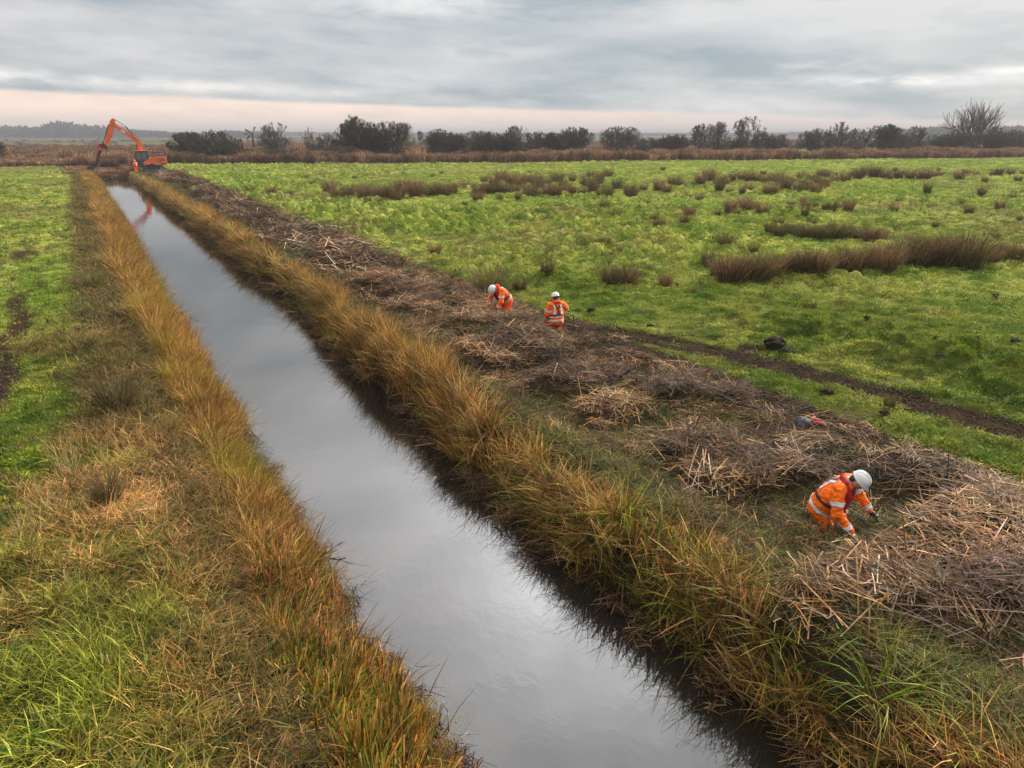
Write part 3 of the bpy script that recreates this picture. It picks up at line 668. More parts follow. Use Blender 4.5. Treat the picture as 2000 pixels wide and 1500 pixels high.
    dp = M(nt, 'MAXIMUM', dt.outputs['Value'], 0.0)
    front = M(nt, 'MULTIPLY', M(nt, 'POWER', dp, 5.0), 2.5); core = M(nt, 'MULTIPLY', M(nt, 'POWER', dp, 60.0), 7.0)
    cgain = mrange(nt, noise(nt, .7, 5, vec(px, py, 5.0), .55), .35, .65, .55, 1.45)
    hi = M(nt, 'MULTIPLY', M(nt, 'ADD', M(nt, 'ADD', front, core), M(nt, 'ADD', .35, mrange(nt, el, .85, 1.15, 0, 2.6))), cgain)
    gain = M(nt, 'ADD', 1.0, M(nt, 'MULTIPLY', hi, mrange(nt, el, .155, .46)))
    sc = N(nt, 'ShaderNodeVectorMath', operation='SCALE'); nt.links.new(base, sc.inputs[0]); nt.links.new(gain, sc.inputs['Scale'])
    sky = N(nt, 'ShaderNodeTexSky', sky_type='NISHITA'); sky.sun_disc = False; sky.sun_elevation = SUN_EL; sky.sun_rotation = SUN_AZ
    s2 = N(nt, 'ShaderNodeVectorMath', operation='SCALE'); nt.links.new(sky.outputs[0], s2.inputs[0]); s2.inputs['Scale'].default_value = .06
    below = mix(nt, sc.outputs[0], (.10, .09, .06), mrange(nt, Z, -.005, -.03))
    fin = mix(nt, below, s2.outputs[0], .06)
    nt.links.new(fin, bg.inputs['Color']); bg.inputs['Strength'].default_value = 1.0
    w.cycles.sampling_method = 'MANUAL'; w.cycles.sample_map_resolution = 1024
build_world()
scene.view_settings.view_transform = 'Standard'; scene.view_settings.look = 'None'; scene.view_settings.exposure = .40; scene.view_settings.gamma = 1
#@@OBJ_BEGIN
# ------------------------------------------------------------------ trees and bushes behind the reed belt
BARK = pmat('bark', (.060, .050, .038), .85, var=.4, vscale=3, bump=.4, bscale=10)
LEAF = plant_mat('hawthorn_twigs', (1, 1, 1), False, trans=.15, wvar=.35, wscale=.6)
def limb_mesh(segs):
    V = []; Fq = []
    for (a, b, ra, rb) in segs:
        a = np.array(a); b = np.array(b); d = b - a; L = np.linalg.norm(d)
        if L < 1e-5: continue
        d = d / L; u = np.cross(d, (0.3, .1, 1)); u /= (np.linalg.norm(u) + 1e-9); v = np.cross(d, u); o = len(V)
        k = 5 if ra > .06 else 3
        for p, r in ((a, ra), (b, rb)):
            for i in range(k):
                t = 2 * math.pi * i / k; V.append(p + (u * math.cos(t) + v * math.sin(t)) * r)
        for i in range(k): Fq.append((o + i, o + (i + 1) % k, o + k + (i + 1) % k, o + k + i))
    return V, Fq
def make_tree(px, base, top, hw, kind, label, depth=0.0, group=None):
    X, Y, t = G(px, base); s = 1 + depth; X *= s; Y *= s; t *= s
    hgt = H - (top - 262) / F * t * .985
    hgt = max(hgt, 1.5); rad = hw / F * t * 1.22
    rs = np.random.default_rng(int(px * 7 + top))
    root = empty('hawthorn_tree' if kind != 'willow' else 'bare_willow', (X, Y, hz(X, Y)))
    if kind == 'scrub': root.name = 'scrub_bush'
    tag(root, label, 'tree' if kind != 'scrub' else 'bush', group)
    segs = []; tips = []
    def grow_(p, d, L, r, lev):
        n = 3; q = np.array(p, float)
        for i in range(n):
            d = d + rs.normal(0, .16, 3) + np.array([0, 0, .04 if kind != 'willow' else .10]); d /= np.linalg.norm(d)
            e = q + d * L / n; segs.append((q, e, r * (1 - i / n * .3), r * (1 - (i + 1) / n * .3))); q = e
            if lev >= 2: tips.append((q.copy(), d.copy()))
            if lev < maxlev and i > 0 or (lev == 0 and i >= 0 and lev < maxlev):
                for _ in range(2 if lev < 2 else 1):
                    a = rs.normal(0, 1, 3); a -= a.dot(d) * d; a /= np.linalg.norm(a)
                    spread = .75 if kind not in ('willow',) else .38
                    nd = d + a * spread * rs.uniform(.7, 1.3); nd /= np.linalg.norm(nd)
                    grow_(q, nd, L * rs.uniform(.6, .82), r * .58, lev + 1)
        if lev == maxlev: tips.append((q.copy(), d.copy()))
    maxlev = 3 if kind != 'scrub' else 2
    nst = {'dense': 5, 'airy': 3, 'willow': 7, 'scrub': 7, 'small': 1}[kind]
    for i in range(nst):
        a = rs.uniform(0, 6.28); lean = rs.uniform(.15, .7) * (rad / max(hgt, .1)) * 1.3
        d = np.array([math.cos(a) * lean, math.sin(a) * lean, 1.0]); d /= np.linalg.norm(d)
        grow_(np.array([math.cos(a) * .25, math.sin(a) * .25, -.1]), d, hgt * .42, .035 * hgt ** .8, 0)
    T = np.array([q for q, _ in tips]); D = np.array([d for _, d in tips])
    # fit to the crown envelope
    hspan = np.percentile(T[:, 2], 98.5); rspan = np.percentile(np.hypot(T[:, 0], T[:, 1]), 93)
    k = np.array([rad * .92 / rspan, rad * .92 / rspan, hgt * .97 / hspan])
    V, Fq = limb_mesh(segs); V = np.array(V) * k; T = T * k
    if kind in ('dense', 'airy', 'scrub'):
        def dome(A, f=1.0):
            q = np.sqrt((A[:, 0] / (rad * f)) ** 2 + (A[:, 1] / (rad * f)) ** 2 + (np.maximum(A[:, 2] - .45 * hgt, 0) / (.53 * hgt * f)) ** 2)
            g_ = np.where(q > .93, .93 + (q - .93) * .25, q) / np.maximum(q, 1e-6)
            B = A.copy(); B[:, 0] *= g_; B[:, 1] *= g_; B[:, 2] = np.where(A[:, 2] > .45 * hgt, .45 * hgt + (A[:, 2] - .45 * hgt) * g_, A[:, 2]); return B
        V = dome(V); T = dome(T)
    lk = link('trunk', np_mesh('trunk', V, Fq, mats=[BARK]), parent=root)
    cols = {'dense': [(.034, .037, .018), (.024, .026, .014), (.055, .048, .026), (.04, .045, .018)], 'airy': [(.055, .046, .034), (.042, .040, .025), (.075, .062, .042)],
            'willow': [(.26, .20, .155), (.20, .16, .125)], 'scrub': [(.085, .052, .034), (.06, .044, .028), (.045, .04, .022)], 'small': [(.07, .055, .04)]}[kind]
    parts = []
    nt_ = {'dense': 10, 'airy': 12, 'willow': 12, 'scrub': 6, 'small': 4}[kind]
    Pt = np.repeat(T, nt_, 0); Dt = np.repeat(D, nt_, 0) + rs.normal(0, .55 if kind != 'willow' else .25, (len(T) * nt_, 3))
    az = np.arctan2(Dt[:, 1], Dt[:, 0]); lean = np.arctan2(np.hypot(Dt[:, 0], Dt[:, 1]), Dt[:, 2]); n = len(Pt)
    parts.append(ribbons(Pt, az, rs.uniform(.3, .9, n) * (.08 * hgt + .12), np.full(n, .045 if kind != 'willow' else .022), lean, rs.normal(0, .4, n), 2, .3, col=pick(cols, n, .3, rs=rs)))
    if kind in ('dense', 'scrub', 'airy'):
        # leafy twig clusters filling the lower, shaded mass; ivy-like green low down
        m = {'dense': 9500, 'scrub': 5000, 'airy': 3800}[kind]
        zc = {'dense': .50, 'scrub': .42, 'airy': .30}[kind]; zr = {'dense': .46, 'scrub': .46, 'airy': .30}[kind]
        nl = 16; cen = np.stack([rs.normal(0, .50, nl) * rad, rs.normal(0, .50, nl) * rad, (zc + rs.uniform(-1, 1, nl) * zr * .75) * hgt], 1)
        lr = rs.uniform(.18, .40, nl) * min(rad, hgt)
        keepc = cen[:, 2] < hgt * .93 - lr * .6; cen[~keepc, 2] *= .6
        i = rs.integers(0, nl, m); dd = rs.normal(0, 1, (m, 3)); dd /= np.linalg.norm(dd, axis=1)[:, None]
        Q = cen[i] + dd * (lr[i] * rs.uniform(.35, 1, m) ** .5)[:, None] * np.array([1.15, 1.15, .8])
        Q[:, 2] = np.abs(Q[:, 2]) + .05; Q[:, :2] *= np.clip(rad / (np.hypot(Q[:, 0], Q[:, 1]) + 1e-6), 0, 1)[:, None] ** .7
        az = np.arctan2(dd[:, 1], dd[:, 0]) + rs.normal(0, .8, m)
        parts.append(ribbons(Q, az, rs.uniform(.15, .42, m), rs.uniform(.05, .13, m), rs.uniform(.2, 1.7, m), rs.normal(0, .4, m), 1, .4, col=pick(cols, m, .3, rs=rs)))
    V, Fq, CC = merge(parts)
    link('crown', np_mesh('crown', V, Fq, CC, [LEAF]), parent=root)
    return root
TR = [(370, 316, 259, 30, 'dense', 'rounded brownish bush left of the dark green one, nearest the excavator'),
      (418, 319, 255, 44, 'dense', 'broad dark green hawthorn standing forward in the reeds right of the excavator'),
      (543, 312, 243, 30, 'airy', 'thorn tree with bare upper twigs just right of the windpump'),
      (597, 306, 252, 15, 'small', 'thin crooked bare sapling between the windpump tree and the tallest clump'),
      (480, 318, 290, 32, 'scrub', 'low russet scrub at the foot of the windpump'),
      (545, 319, 288, 42, 'scrub', 'low dark brown scrub under the tree right of the windpump'),
      (638, 313, 262, 34, 'airy', 'lower shrubby thorn at the left shoulder of the tallest clump'),
      (664, 318, 282, 34, 'scrub', 'dark brown scrub at the foot of the tallest clump'),
      (692, 315, 228, 32, 'dense', 'tallest thorn tree in the row with a high rounded head'),
      (724, 316, 240, 30, 'dense', 'tall dark tree squeezed between the tallest thorn and its right neighbour'),
      (765, 315, 238, 38, 'dense', 'tall spreading dark tree forming the right end of the tallest clump'),
      (862, 310, 253, 32, 'dense', 'dark bush at the left end of the long middle thicket'),
      (893, 309, 262, 24, 'dense', 'second bush from the left in the long middle thicket'),
      (945, 314, 256, 36, 'dense', 'dark bush standing forward in the middle thicket, left of two'),
      (990, 316, 262, 32, 'dense', 'low dark bush standing forward in the middle thicket, right of two'),
      (1010, 308, 246, 26, 'airy', 'taller bare topped thorn rising in the centre of the middle thicket'),
      (1045, 308, 256, 24, 'airy', 'bare topped thorn right of the centre of the middle thicket'),
      (1085, 308, 258, 26, 'dense', 'bush joining the bare topped thorns to the right end of the middle thicket'),
      (1122, 308, 249, 36, 'dense', 'broad bush at the right end of the long middle thicket'),
      (1212, 304, 247, 36, 'dense', 'lone rounded thorn with a peaked top in the gap right of the middle thicket'),
      (1258, 303, 268, 20, 'airy', 'low see-through bush at the right foot of the peaked thorn'),
      (1298, 304, 264, 22, 'dense', 'left one of two low bushes between the peaked thorn and the open bare tree'),
      (1325, 304, 262, 22, 'dense', 'right one of two low bushes between the peaked thorn and the open bare tree'),
      (1370, 303, 242, 24, 'airy', 'open bare tree with visible limbs, left of two'),
      (1398, 303, 240, 22, 'airy', 'open bare tree with visible limbs, right of two'),
      (1458, 304, 229, 28, 'airy', 'tall dark thorn with a leaning rounded crown right of the open bare trees'),
      (1450, 309, 270, 30, 'dense', 'low dark bush in front of the tall leaning thorn'),
      (1497, 305, 262, 26, 'dense', 'rounded bush right of the tall leaning thorn'),
      (1528, 304, 262, 24, 'airy', 'sloping bush at the end of the group with the tall leaning thorn'),
      (1590, 303, 252, 32, 'dense', 'dark bush at the left end of the right hand hedge'),
      (1635, 303, 240, 24, 'airy', 'windswept bare tree near the left end of the right hand hedge'),
      (1680, 303, 250, 28, 'airy', 'bushy thorn right of the windswept bare tree'),
      (1722, 306, 243, 26, 'dense', 'dark bush with a spiky top in the middle of the right hand hedge'),
      (1745, 304, 256, 32, 'dense', 'broad dark bush below the spiky topped one'),
      (1783, 302, 247, 26, 'airy', 'greyish open thorn left of the big willow'),
      (1832, 302, 262, 30, 'dense', 'low hedge bush between the open thorn and the big willow'),
      (1866, 303, 256, 34, 'dense', 'dark hedge bush at the left foot of the big willow'),
      (1895, 298, 208, 42, 'willow', 'big pale bare willow fanning above the right hand hedge'),
      (1918, 303, 248, 40, 'dense', 'dark hedge bush at the right foot of the big willow'),
      (1962, 302, 254, 34, 'dense', 'hedge bush right of the willow group'),
      (2000, 301, 256, 34, 'dense', 'hedge bush cut by the right edge of the picture'),
      (0, 318, 276, 18, 'scrub', 'small brown bush at the far left edge of the picture')]
for (px, base, top, hw, kd, lab) in TR: make_tree(px, base, top, hw, kd, lab, depth=(-.005 if base >= 314 and kd in ('dense', 'scrub') else .03), group='thorn trees and bushes behind the reeds')

# far woods: ragged masses of crowns on the skyline
def far_wood(name, profile, dist, label, seed, colr):
    rs = np.random.default_rng(seed); P = []; L = []
    for (x0, x1, t0, t1) in profile:
        n = int((x1 - x0) * 1.1)
        for i in range(n):
            px = x0 + (x1 - x0) * (i + rs.uniform(0, 1)) / n
            top = t0 + (t1 - t0) * (px - x0) / (x1 - x0)
            d = dist * rs.uniform(.94, 1.1)
            r = (px - 1000) / F; f = math.cos(PITCH) + (750 - 262) / F * math.sin(PITCH)
            Xn = r * math.cos(AZ) + f * math.sin(AZ); Yn = -r * math.sin(AZ) + f * math.cos(AZ)
            P.append((Xn * d / f, Yn * d / f, max(2.0, H + (262 - top) / F * d * rs.uniform(.68, 1.05))))
    parts = []
    for (X, Y, h_) in P:
        m = 190; rr = h_ * rs.uniform(.35, .6)
        dd = rs.normal(0, 1, (m, 3)); dd /= np.linalg.norm(dd, axis=1)[:, None]
        q = dd * np.array([rr, rr, h_ * .5]) * rs.uniform(.55, 1.0, (m, 1)) * (.8 + .4 * np.sin(dd[:, :1] * 5 + X)) + np.array([X, Y, h_ * .5]); q[:, 2] = np.clip(q[:, 2], 0, h_ * 1.02)
        parts.append(ribbons(q, rs.uniform(0, 6.28, m), rs.uniform(.12, .26, m) * h_, rs.uniform(.08, .16, m) * h_, rs.uniform(0, 1.4, m), rs.normal(0, .3, m), 1, .4, col=pick([colr], m, .25, rs=rs)))
    V, Fq, CC = merge(parts)
    tag(link(name, np_mesh(name, V, Fq, CC, [LEAF])), label, kind='stuff')
far_wood('distant_wood', [(-40, 60, 249, 250), (60, 100, 252, 248), (100, 150, 243, 244), (150, 215, 247, 250), (215, 240, 252, 250), (240, 330, 254, 258), (330, 420, 259, 260), (430, 520, 256, 258)], 1150, 'hazy grey wood on the skyline at left', 3, (.055, .055, .05))
far_wood('distant_wood', [(520, 700, 258, 259), (760, 1000, 259, 260), (1000, 1320, 260, 260), (1320, 1780, 260, 259), (1540, 1600, 258, 259)], 1900, 'faint low line of trees on the skyline in the middle', 4, (.05, .05, .05))
far_wood('distant_wood', [(1780, 1870, 252, 250), (1940, 2060, 251, 247), (1700, 1780, 256, 254)], 1000, 'hazy grey wood on the skyline at right behind the willow', 5, (.05, .055, .05))
rs = np.random.default_rng(9); parts = []
for i in range(70):
    px = rs.uniform(-20, 1000); row = rs.uniform(270, 284); X, Y, t = G(px, row)
    m = 60; h_ = rs.uniform(.9, 2.2); q = rs.normal(0, 1, (m, 3)) * np.array([h_ * .9, h_ * .9, h_ * .25]) + np.array([X, Y, h_ * .35]); q[:, 2] = np.abs(q[:, 2])
    parts.append(ribbons(q, rs.uniform(0, 6.28, m), np.full(m, .8), np.full(m, .5), rs.uniform(0, 1.4, m), np.zeros(m), 1, .4, col=pick([(.06, .052, .035)], m, .2, rs=rs)))
V, Fq, CC = merge(parts)
tag(link('distant_scrub', np_mesh('distant_scrub', V, Fq, CC, [LEAF])), 'low bushes dotted over the hazy marsh beyond the reeds', kind='stuff')

# ------------------------------------------------------------------ solid-shape helpers
def bm_obj(name, bm, mat, parent=None, smooth=False, bevel=0.0, loc=None):
    me = bpy.data.meshes.new(name); bmesh.ops.recalc_face_normals(bm, faces=bm.faces); bm.to_mesh(me); bm.free()
    o = link(name, me, mat, parent, smooth)
    if bevel:
        b = o.modifiers.new('bevel', 'BEVEL'); b.width = bevel; b.segments = 2; b.limit_method = 'ANGLE'
    if loc is not None: o.location = loc
    return o
def add_prism(bm, pts2, y0, y1):
    """outline in local XZ, extruded along Y"""
    a = [bm.verts.new((p[0], y0, p[1])) for p in pts2]; b = [bm.verts.new((p[0], y1, p[1])) for p in pts2]; n = len(a)
    bm.faces.new(a); bm.faces.new(list(reversed(b)))
    for i in range(n): bm.faces.new((a[i], b[i], b[(i + 1) % n], a[(i + 1) % n]))
def add_box(bm, c, s, rot=None):
    m = Matrix.Translation(c) @ (rot.to_matrix().to_4x4() if rot else Matrix()) @ Matrix.Diagonal((*s, 1))
    bmesh.ops.create_cube(bm, size=1, matrix=m)
def add_cyl(bm, a, b, ra, rb=None, seg=12, cap=True):
    a = Vector(a); b = Vector(b); d = b - a; rb = ra if rb is None else rb
    m = Matrix.Translation((a + b) / 2) @ d.to_track_quat('Z', 'Y').to_matrix().to_4x4()
    bmesh.ops.create_cone(bm, cap_ends=cap, segments=seg, radius1=ra, radius2=rb, depth=d.length, matrix=m)
def add_ball(bm, c, r, sc=(1, 1, 1), rot=None, sub=2):
    m = Matrix.Translation(c) @ (rot.to_matrix().to_4x4() if rot else Matrix()) @ Matrix.Diagonal((sc[0], sc[1], sc[2], 1))
    bmesh.ops.create_icosphere(bm, subdivisions=sub, radius=r, matrix=m)
def capsule(bm, a, b, ra, rb=None, seg=14):
    rb = ra if rb is None else rb
    add_cyl(bm, a, b, ra, rb, seg); add_ball(bm, a, ra); add_ball(bm, b, rb)
def loft(bm, secs, seg=20):
    """secs: (centre, axis, side, a, b): closed tube of elliptical sections"""
    rings = []
    for c, ax, sd, a, b in secs:
        c = Vector(c); ax = Vector(ax).normalized(); sd = Vector(sd); sd = (sd - sd.dot(ax) * ax).normalized(); up = ax.cross(sd)
        rings.append([bm.verts.new(c + sd * (a * math.cos(t)) + up * (b * math.sin(t))) for t in [2 * math.pi * i / seg for i in range(seg)]])
    for r0, r1 in zip(rings, rings[1:]):
        for i in range(seg): bm.faces.new((r0[i], r0[(i + 1) % seg], r1[(i + 1) % seg], r1[i]))
    bm.faces.new(rings[0]); bm.faces.new(list(reversed(rings[-1])))
def fuse(o, voxel, smooth_it=6):
    r = o.modifiers.new('fuse', 'REMESH'); r.mode = 'VOXEL'; r.voxel_size = voxel; r.use_smooth_shade = True
    s = o.modifiers.new('soften', 'SMOOTH'); s.factor = .5; s.iterations = smooth_it
    return o

ORANGE = pmat('machine_orange', (.80, .13, .014), .42, var=.18, vscale=1.2, dirt=(.20, .07, .03), coat=.2)
DKMETAL = pmat('dark_steel', (.022, .020, .019), .55, var=.4, vscale=2, dirt=(.09, .065, .045))
GLASS = pmat('cab_glass', (.10, .12, .12), .08, var=.5, vscale=1.5, spec=.9)
WHITE_P = pmat('white_paint', (.62, .62, .60), .45, var=.1)
REDP = pmat('red_primer', (.50, .045, .03), .5, var=.25, vscale=2)
STEEL = pmat('polished_steel', (.45, .46, .47), .25, metal=1.0, var=.1)

# ------------------------------------------------------------------ excavator (arm points to -X, towards the ditch)
ex_x, ex_y, _ = G(300, 334.5)
gz = hz(ex_x, ex_y)
exc = empty('excavator', (ex_x, ex_y, gz), R(-3)); tag(exc, 'orange tracked long reach excavator standing beside the far end of the ditch', 'excavator')
for sgn in (-1, 1):
    yc = sgn * 1.15; bm = bmesh.new()
    out = []
    for i in range(9): t = math.pi / 2 + math.pi * i / 8; out.append((-1.75 + .43 * math.cos(t), .43 + .43 * math.sin(t)))
    for i in range(9): t = -math.pi / 2 + math.pi * i / 8; out.append((1.25 + .43 * math.cos(t), .43 + .43 * math.sin(t)))
    add_prism(bm, out, yc - .3, yc + .3)
    for i in range(20):
        xx = -1.8 + i * .165
        add_box(bm, (xx, yc, .87), (.07, .64, .05)); add_box(bm, (xx, yc, -.005), (.07, .64, .05))
    tr = bm_obj('crawler_track', bm, DKMETAL, exc)
    bm = bmesh.new()
    for xx, rr in ((-1.75, .3), (1.25, .3)): add_cyl(bm, (xx, yc - .34, .43), (xx, yc + .34, .43), rr, seg=18)
    for xx in (-1.1, -.65, -.2, .25, .7): add_cyl(bm, (xx, yc - .34, .22), (xx, yc + .34, .22), .15)
    bm_obj('roller', bm, pmat('greased_roller', (.22, .21, .20), .5, metal=.6), tr)
bm = bmesh.new(); add_box(bm, (-.25, 0, .62), (1.6, 1.9, .42)); add_cyl(bm, (-.25, 0, .8), (-.25, 0, 1.02), .65, seg=24); bm_obj('undercarriage', bm, DKMETAL, exc, bevel=.03)
bm = bmesh.new()
add_prism(bm, [(-1.30, 1.02), (1.95, 1.02), (2.12, 1.15), (2.10, 2.12), (1.9, 2.25), (.1, 2.25), (-.25, 2.1), (-1.30, 1.45)], -1.36, 1.36)
house = bm_obj('engine_house', bm, ORANGE, exc, bevel=.06)
bm = bmesh.new()
for k in range(5): add_box(bm, (1.35, -1.375, 1.62 + k * .085), (.75, .02, .03))
bm_obj('grille', bm, DKMETAL, house)
bm = bmesh.new(); add_box(bm, (.75, -1.37, 1.16), (2.2, .025, .14)); bm_obj('skirt', bm, DKMETAL, house)
bm = bmesh.new(); add_box(bm, (-.55, -1.372, 1.30), (.5, .02, .07)); add_box(bm, (.7, -1.388, 1.165), (1.0, .02, .08)); bm_obj('decal', bm, WHITE_P, house)
bm = bmesh.new(); add_box(bm, (.85, .15, 2.36), (1.9, 1.7, .22)); add_box(bm, (.3, -.9, 2.33), (.7, .7, .16)); add_cyl(bm, (1.2, .5, 2.4), (1.2, .5, 2.85), .07)
bm_obj('engine_hood', bm, DKMETAL, exc, bevel=.04)
bm = bmesh.new(); add_prism(bm, [(-2.35, 1.35), (-2.42, 2.2), (-2.20, 3.10), (-.42, 3.12), (-.36, 2.0), (-.55, 1.35), (-1.3, 1.02), (-2.0, 1.02)], -1.34, -.36)
cab = bm_obj('cab', bm, DKMETAL, exc, bevel=.04)
bm = bmesh.new(); add_prism(bm, [(-2.24, 1.75), (-2.30, 2.2), (-2.12, 2.98), (-1.42, 2.99), (-1.42, 1.62)], -1.362, -.34); add_prism(bm, [(-1.30, 1.80), (-1.30, 2.99), (-.55, 2.99), (-.50, 2.05), (-.6, 1.80)], -1.361, -.341)
bm_obj('window', bm, GLASS, cab)
bm = bmesh.new(); add_box(bm, (-1.34, -.85, 3.155), (1.85, 1.06, .09)); bm_obj('cab_roof', bm, ORANGE, cab, bevel=.03)
bm = bmesh.new(); add_cyl(bm, (-2.3, -1.3, 2.6), (-2.62, -1.42, 2.72), .02); add_box(bm, (-2.66, -1.42, 2.55), (.06, .18, .36)); bm_obj('mirror', bm, DKMETAL, cab)
bm = bmesh.new()
zr0, zr1 = 2.48, 3.35
for (a, b) in (((-.15, -1.28), (2.0, -1.28)), ((2.0, -1.28), (2.0, 1.28)), ((2.0, 1.28), (-.15, 1.28))):
    for zz in (2.9, 3.35): add_cyl(bm, (*a, zz), (*b, zz), .026, seg=6)
    for k in range(6):
        f = k / 5; p = (a[0] + (b[0] - a[0]) * f, a[1] + (b[1] - a[1]) * f); add_cyl(bm, (*p, 2.2), (*p, 3.35), .022, seg=6)
bm_obj('guard_rail', bm, DKMETAL, exc)
# boom
BO = [(-.72, 1.9), (-1.05, 3.3), (-1.12, 4.35), (-1.42, 4.95), (-4.25, 7.12), (-4.62, 7.02), (-4.5, 6.62), (-3.4, 5.75), (-1.98, 4.55), (-1.72, 3.9), (-1.72, 2.6), (-1.45, 1.75)]
bm = bmesh.new(); add_prism(bm, BO, -.25, .25); boom = bm_obj('boom', bm, ORANGE, exc, bevel=.04)
bm = bmesh.new(); add_prism(bm, [(-3.55, 6.32), (-3.05, 5.94), (-3.2, 5.72), (-3.72, 6.1)], -.262, .262); bm_obj('decal', bm, WHITE_P, boom)
bm = bmesh.new(); add_cyl(bm, (-2.0, 0, 5.35), (-2.9, 0, 6.75), .10); add_cyl(bm, (-2.9, 0, 6.75), (-4.25, 0, 7.75), .045); bm_obj('hydraulic_ram', bm, DKMETAL, exc)
bm = bmesh.new(); 
for sy in (-.33, .33): add_cyl(bm, (-1.9, sy, 1.6), (-1.85, sy, 3.0), .09); add_cyl(bm, (-1.85, sy, 3.0), (-1.75, sy, 4.2), .05)
bm_obj('hydraulic_ram', bm, DKMETAL, exc)
bm = bmesh.new()
for (a, b) in zip([(-1.2, 4.9), (-2.0, 5.7), (-3.1, 6.55)], [(-2.0, 5.7), (-3.1, 6.55), (-4.4, 7.3)]):
    for sy in (-.12, .0, .12): add_cyl(bm, (a[0], sy, a[1]), (b[0], sy, b[1]), .035, seg=6)
bm_obj('hose', bm, DKMETAL, boom)
DI = [(-4.15, 7.75), (-4.48, 7.95), (-4.9, 7.6), (-5.25, 6.7), (-6.35, 3.95), (-6.1, 3.65), (-5.8, 3.75), (-4.62, 6.1), (-4.28, 6.9)]
bm = bmesh.new(); add_prism(bm, DI, -.2, .2); dip = bm_obj('dipper_arm', bm, ORANGE, exc, bevel=.03)
bm = bmesh.new(); add_cyl(bm, (-5.2, 0, 7.0), (-5.75, 0, 5.6), .09); add_cyl(bm, (-5.75, 0, 5.6), (-6.45, 0, 4.3), .05); bm_obj('hydraulic_ram', bm, DKMETAL, dip)
bm = bmesh.new(); add_prism(bm, [(-6.0, 3.95), (-6.5, 4.55), (-6.62, 4.1), (-6.95, 4.25), (-7.0, 3.9), (-6.55, 3.45), (-6.1, 3.35), (-5.85, 3.65)], -.23, .23); bm_obj('linkage', bm, DKMETAL, exc)
bm = bmesh.new(); add_prism(bm, [(-7.35, 4.0), (-7.0, 3.95), (-6.5, 3.45), (-6.6, 3.25), (-7.1, 3.2), (-7.35, 3.6)], -.28, .28); bm_obj('pivot_plate', bm, REDP, exc)
bm = bmesh.new(); add_prism(bm, [(-7.15, 3.4), (-6.72, 3.35), (-7.55, 1.15), (-7.95, 1.25)], -.16, .16); arm2 = bm_obj('extension_arm', bm, DKMETAL, exc, bevel=.02)
bm = bmesh.new(); add_cyl(bm, (-7.3, -.2, 3.25), (-7.75, -.2, 2.0), .07); add_cyl(bm, (-7.75, -.2, 2.0), (-8.25, -.2, 1.3), .04); bm_obj('hydraulic_ram', bm, REDP, arm2)
bm = bmesh.new(); add_prism(bm, [(-7.55, 1.35), (-8.3, 1.75), (-8.45, 1.3), (-8.75, .95), (-8.3, .65), (-7.7, .85)], -.2, .2); add_box(bm, (-8.45, 0, 1.15), (.5, .3, .3)); bm_obj('tilt_hitch', bm, DKMETAL, exc)
bm = bmesh.new(); add_prism(bm, [(-8.15, .8), (-8.8, 1.05), (-9.35, .55), (-8.95, .05), (-8.6, -.45), (-8.55, -.1), (-8.35, .35)], -.75, .75); bk = bm_obj('bucket', bm, DKMETAL, exc)
bm = bmesh.new(); add_box(bm, (-8.62, 0, .80), (.5, 1.3, .03), Euler((0, R(20), 0))); bm_obj('worn_plate', bm, STEEL, bk)

# ------------------------------------------------------------------ windpump
wx, wy, wt = G(497, 300); wk = .95; wx *= wk; wy *= wk
wp = empty('windpump', (wx, wy, hz(wx, wy)), -math.atan2(wx, wy)); tag(wp, 'small dark windpump with four blades and a tail vane standing in the marsh', 'windpump')
bm = bmesh.new(); hubz = 5.6
for sx in (-1, 1):
    for sy in (-1, 1): add_cyl(bm, (sx * .42, sy * .42, 0), (sx * .10, sy * .10, hubz - .1), .07, .05, 6)
for k in range(6):
    zz = .5 + k * .85; w0 = .42 - .32 * zz / hubz; w1 = .42 - .32 * (zz + .8) / hubz
    for sy in (-1, 1): add_cyl(bm, (-w0, sy * w0, zz), (w1, sy * w1, zz + .8), .03, seg=5); add_cyl(bm, (w0, sy * w0, zz), (-w1, sy * w1, zz + .8), .03, seg=5)
    for sx in (-1, 1): add_cyl(bm, (sx * w0, -w0, zz), (sx * w1, w1, zz + .8), .03, seg=5)
add_prism(bm, [(-.2, 2.0), (.2, 2.0), (.12, hubz), (-.12, hubz)], -.03, .03)
bm_obj('tower', bm, DKMETAL, wp)
bm = bmesh.new(); add_cyl(bm, (0, -.45, hubz), (0, .35, hubz), .26, .2, 12); bm_obj('hub', bm, DKMETAL, wp)
for ang in (65, 148, 222, 318):
    bm = bmesh.new(); a = R(ang); c, s = math.cos(a), math.sin(a)
    P2 = [(.2, -.06), (.7, -.08), (.75, -.26), (2.15, -.30), (2.15, .16), (.75, .12), (.7, .08), (.2, .06)]
    add_prism(bm, [(u * c - v * s, hubz + u * s + v * c) for u, v in P2], -.42, -.38)
    bm_obj('blade', bm, DKMETAL if ang in (148, 222) else pmat('weathered_board', (.20, .18, .17), .7), wp)
bm = bmesh.new(); add_cyl(bm, (0, .3, hubz), (-1.1, .6, hubz - .05), .04, seg=6); add_prism(bm, [(-1.0, hubz - .25), (-1.2, hubz + .12), (-2.1, hubz + .18), (-2.15, hubz - .3)], .58, .62); bm_obj('tail_vane', bm, pmat('grey_vane', (.13, .125, .125), .7), wp)

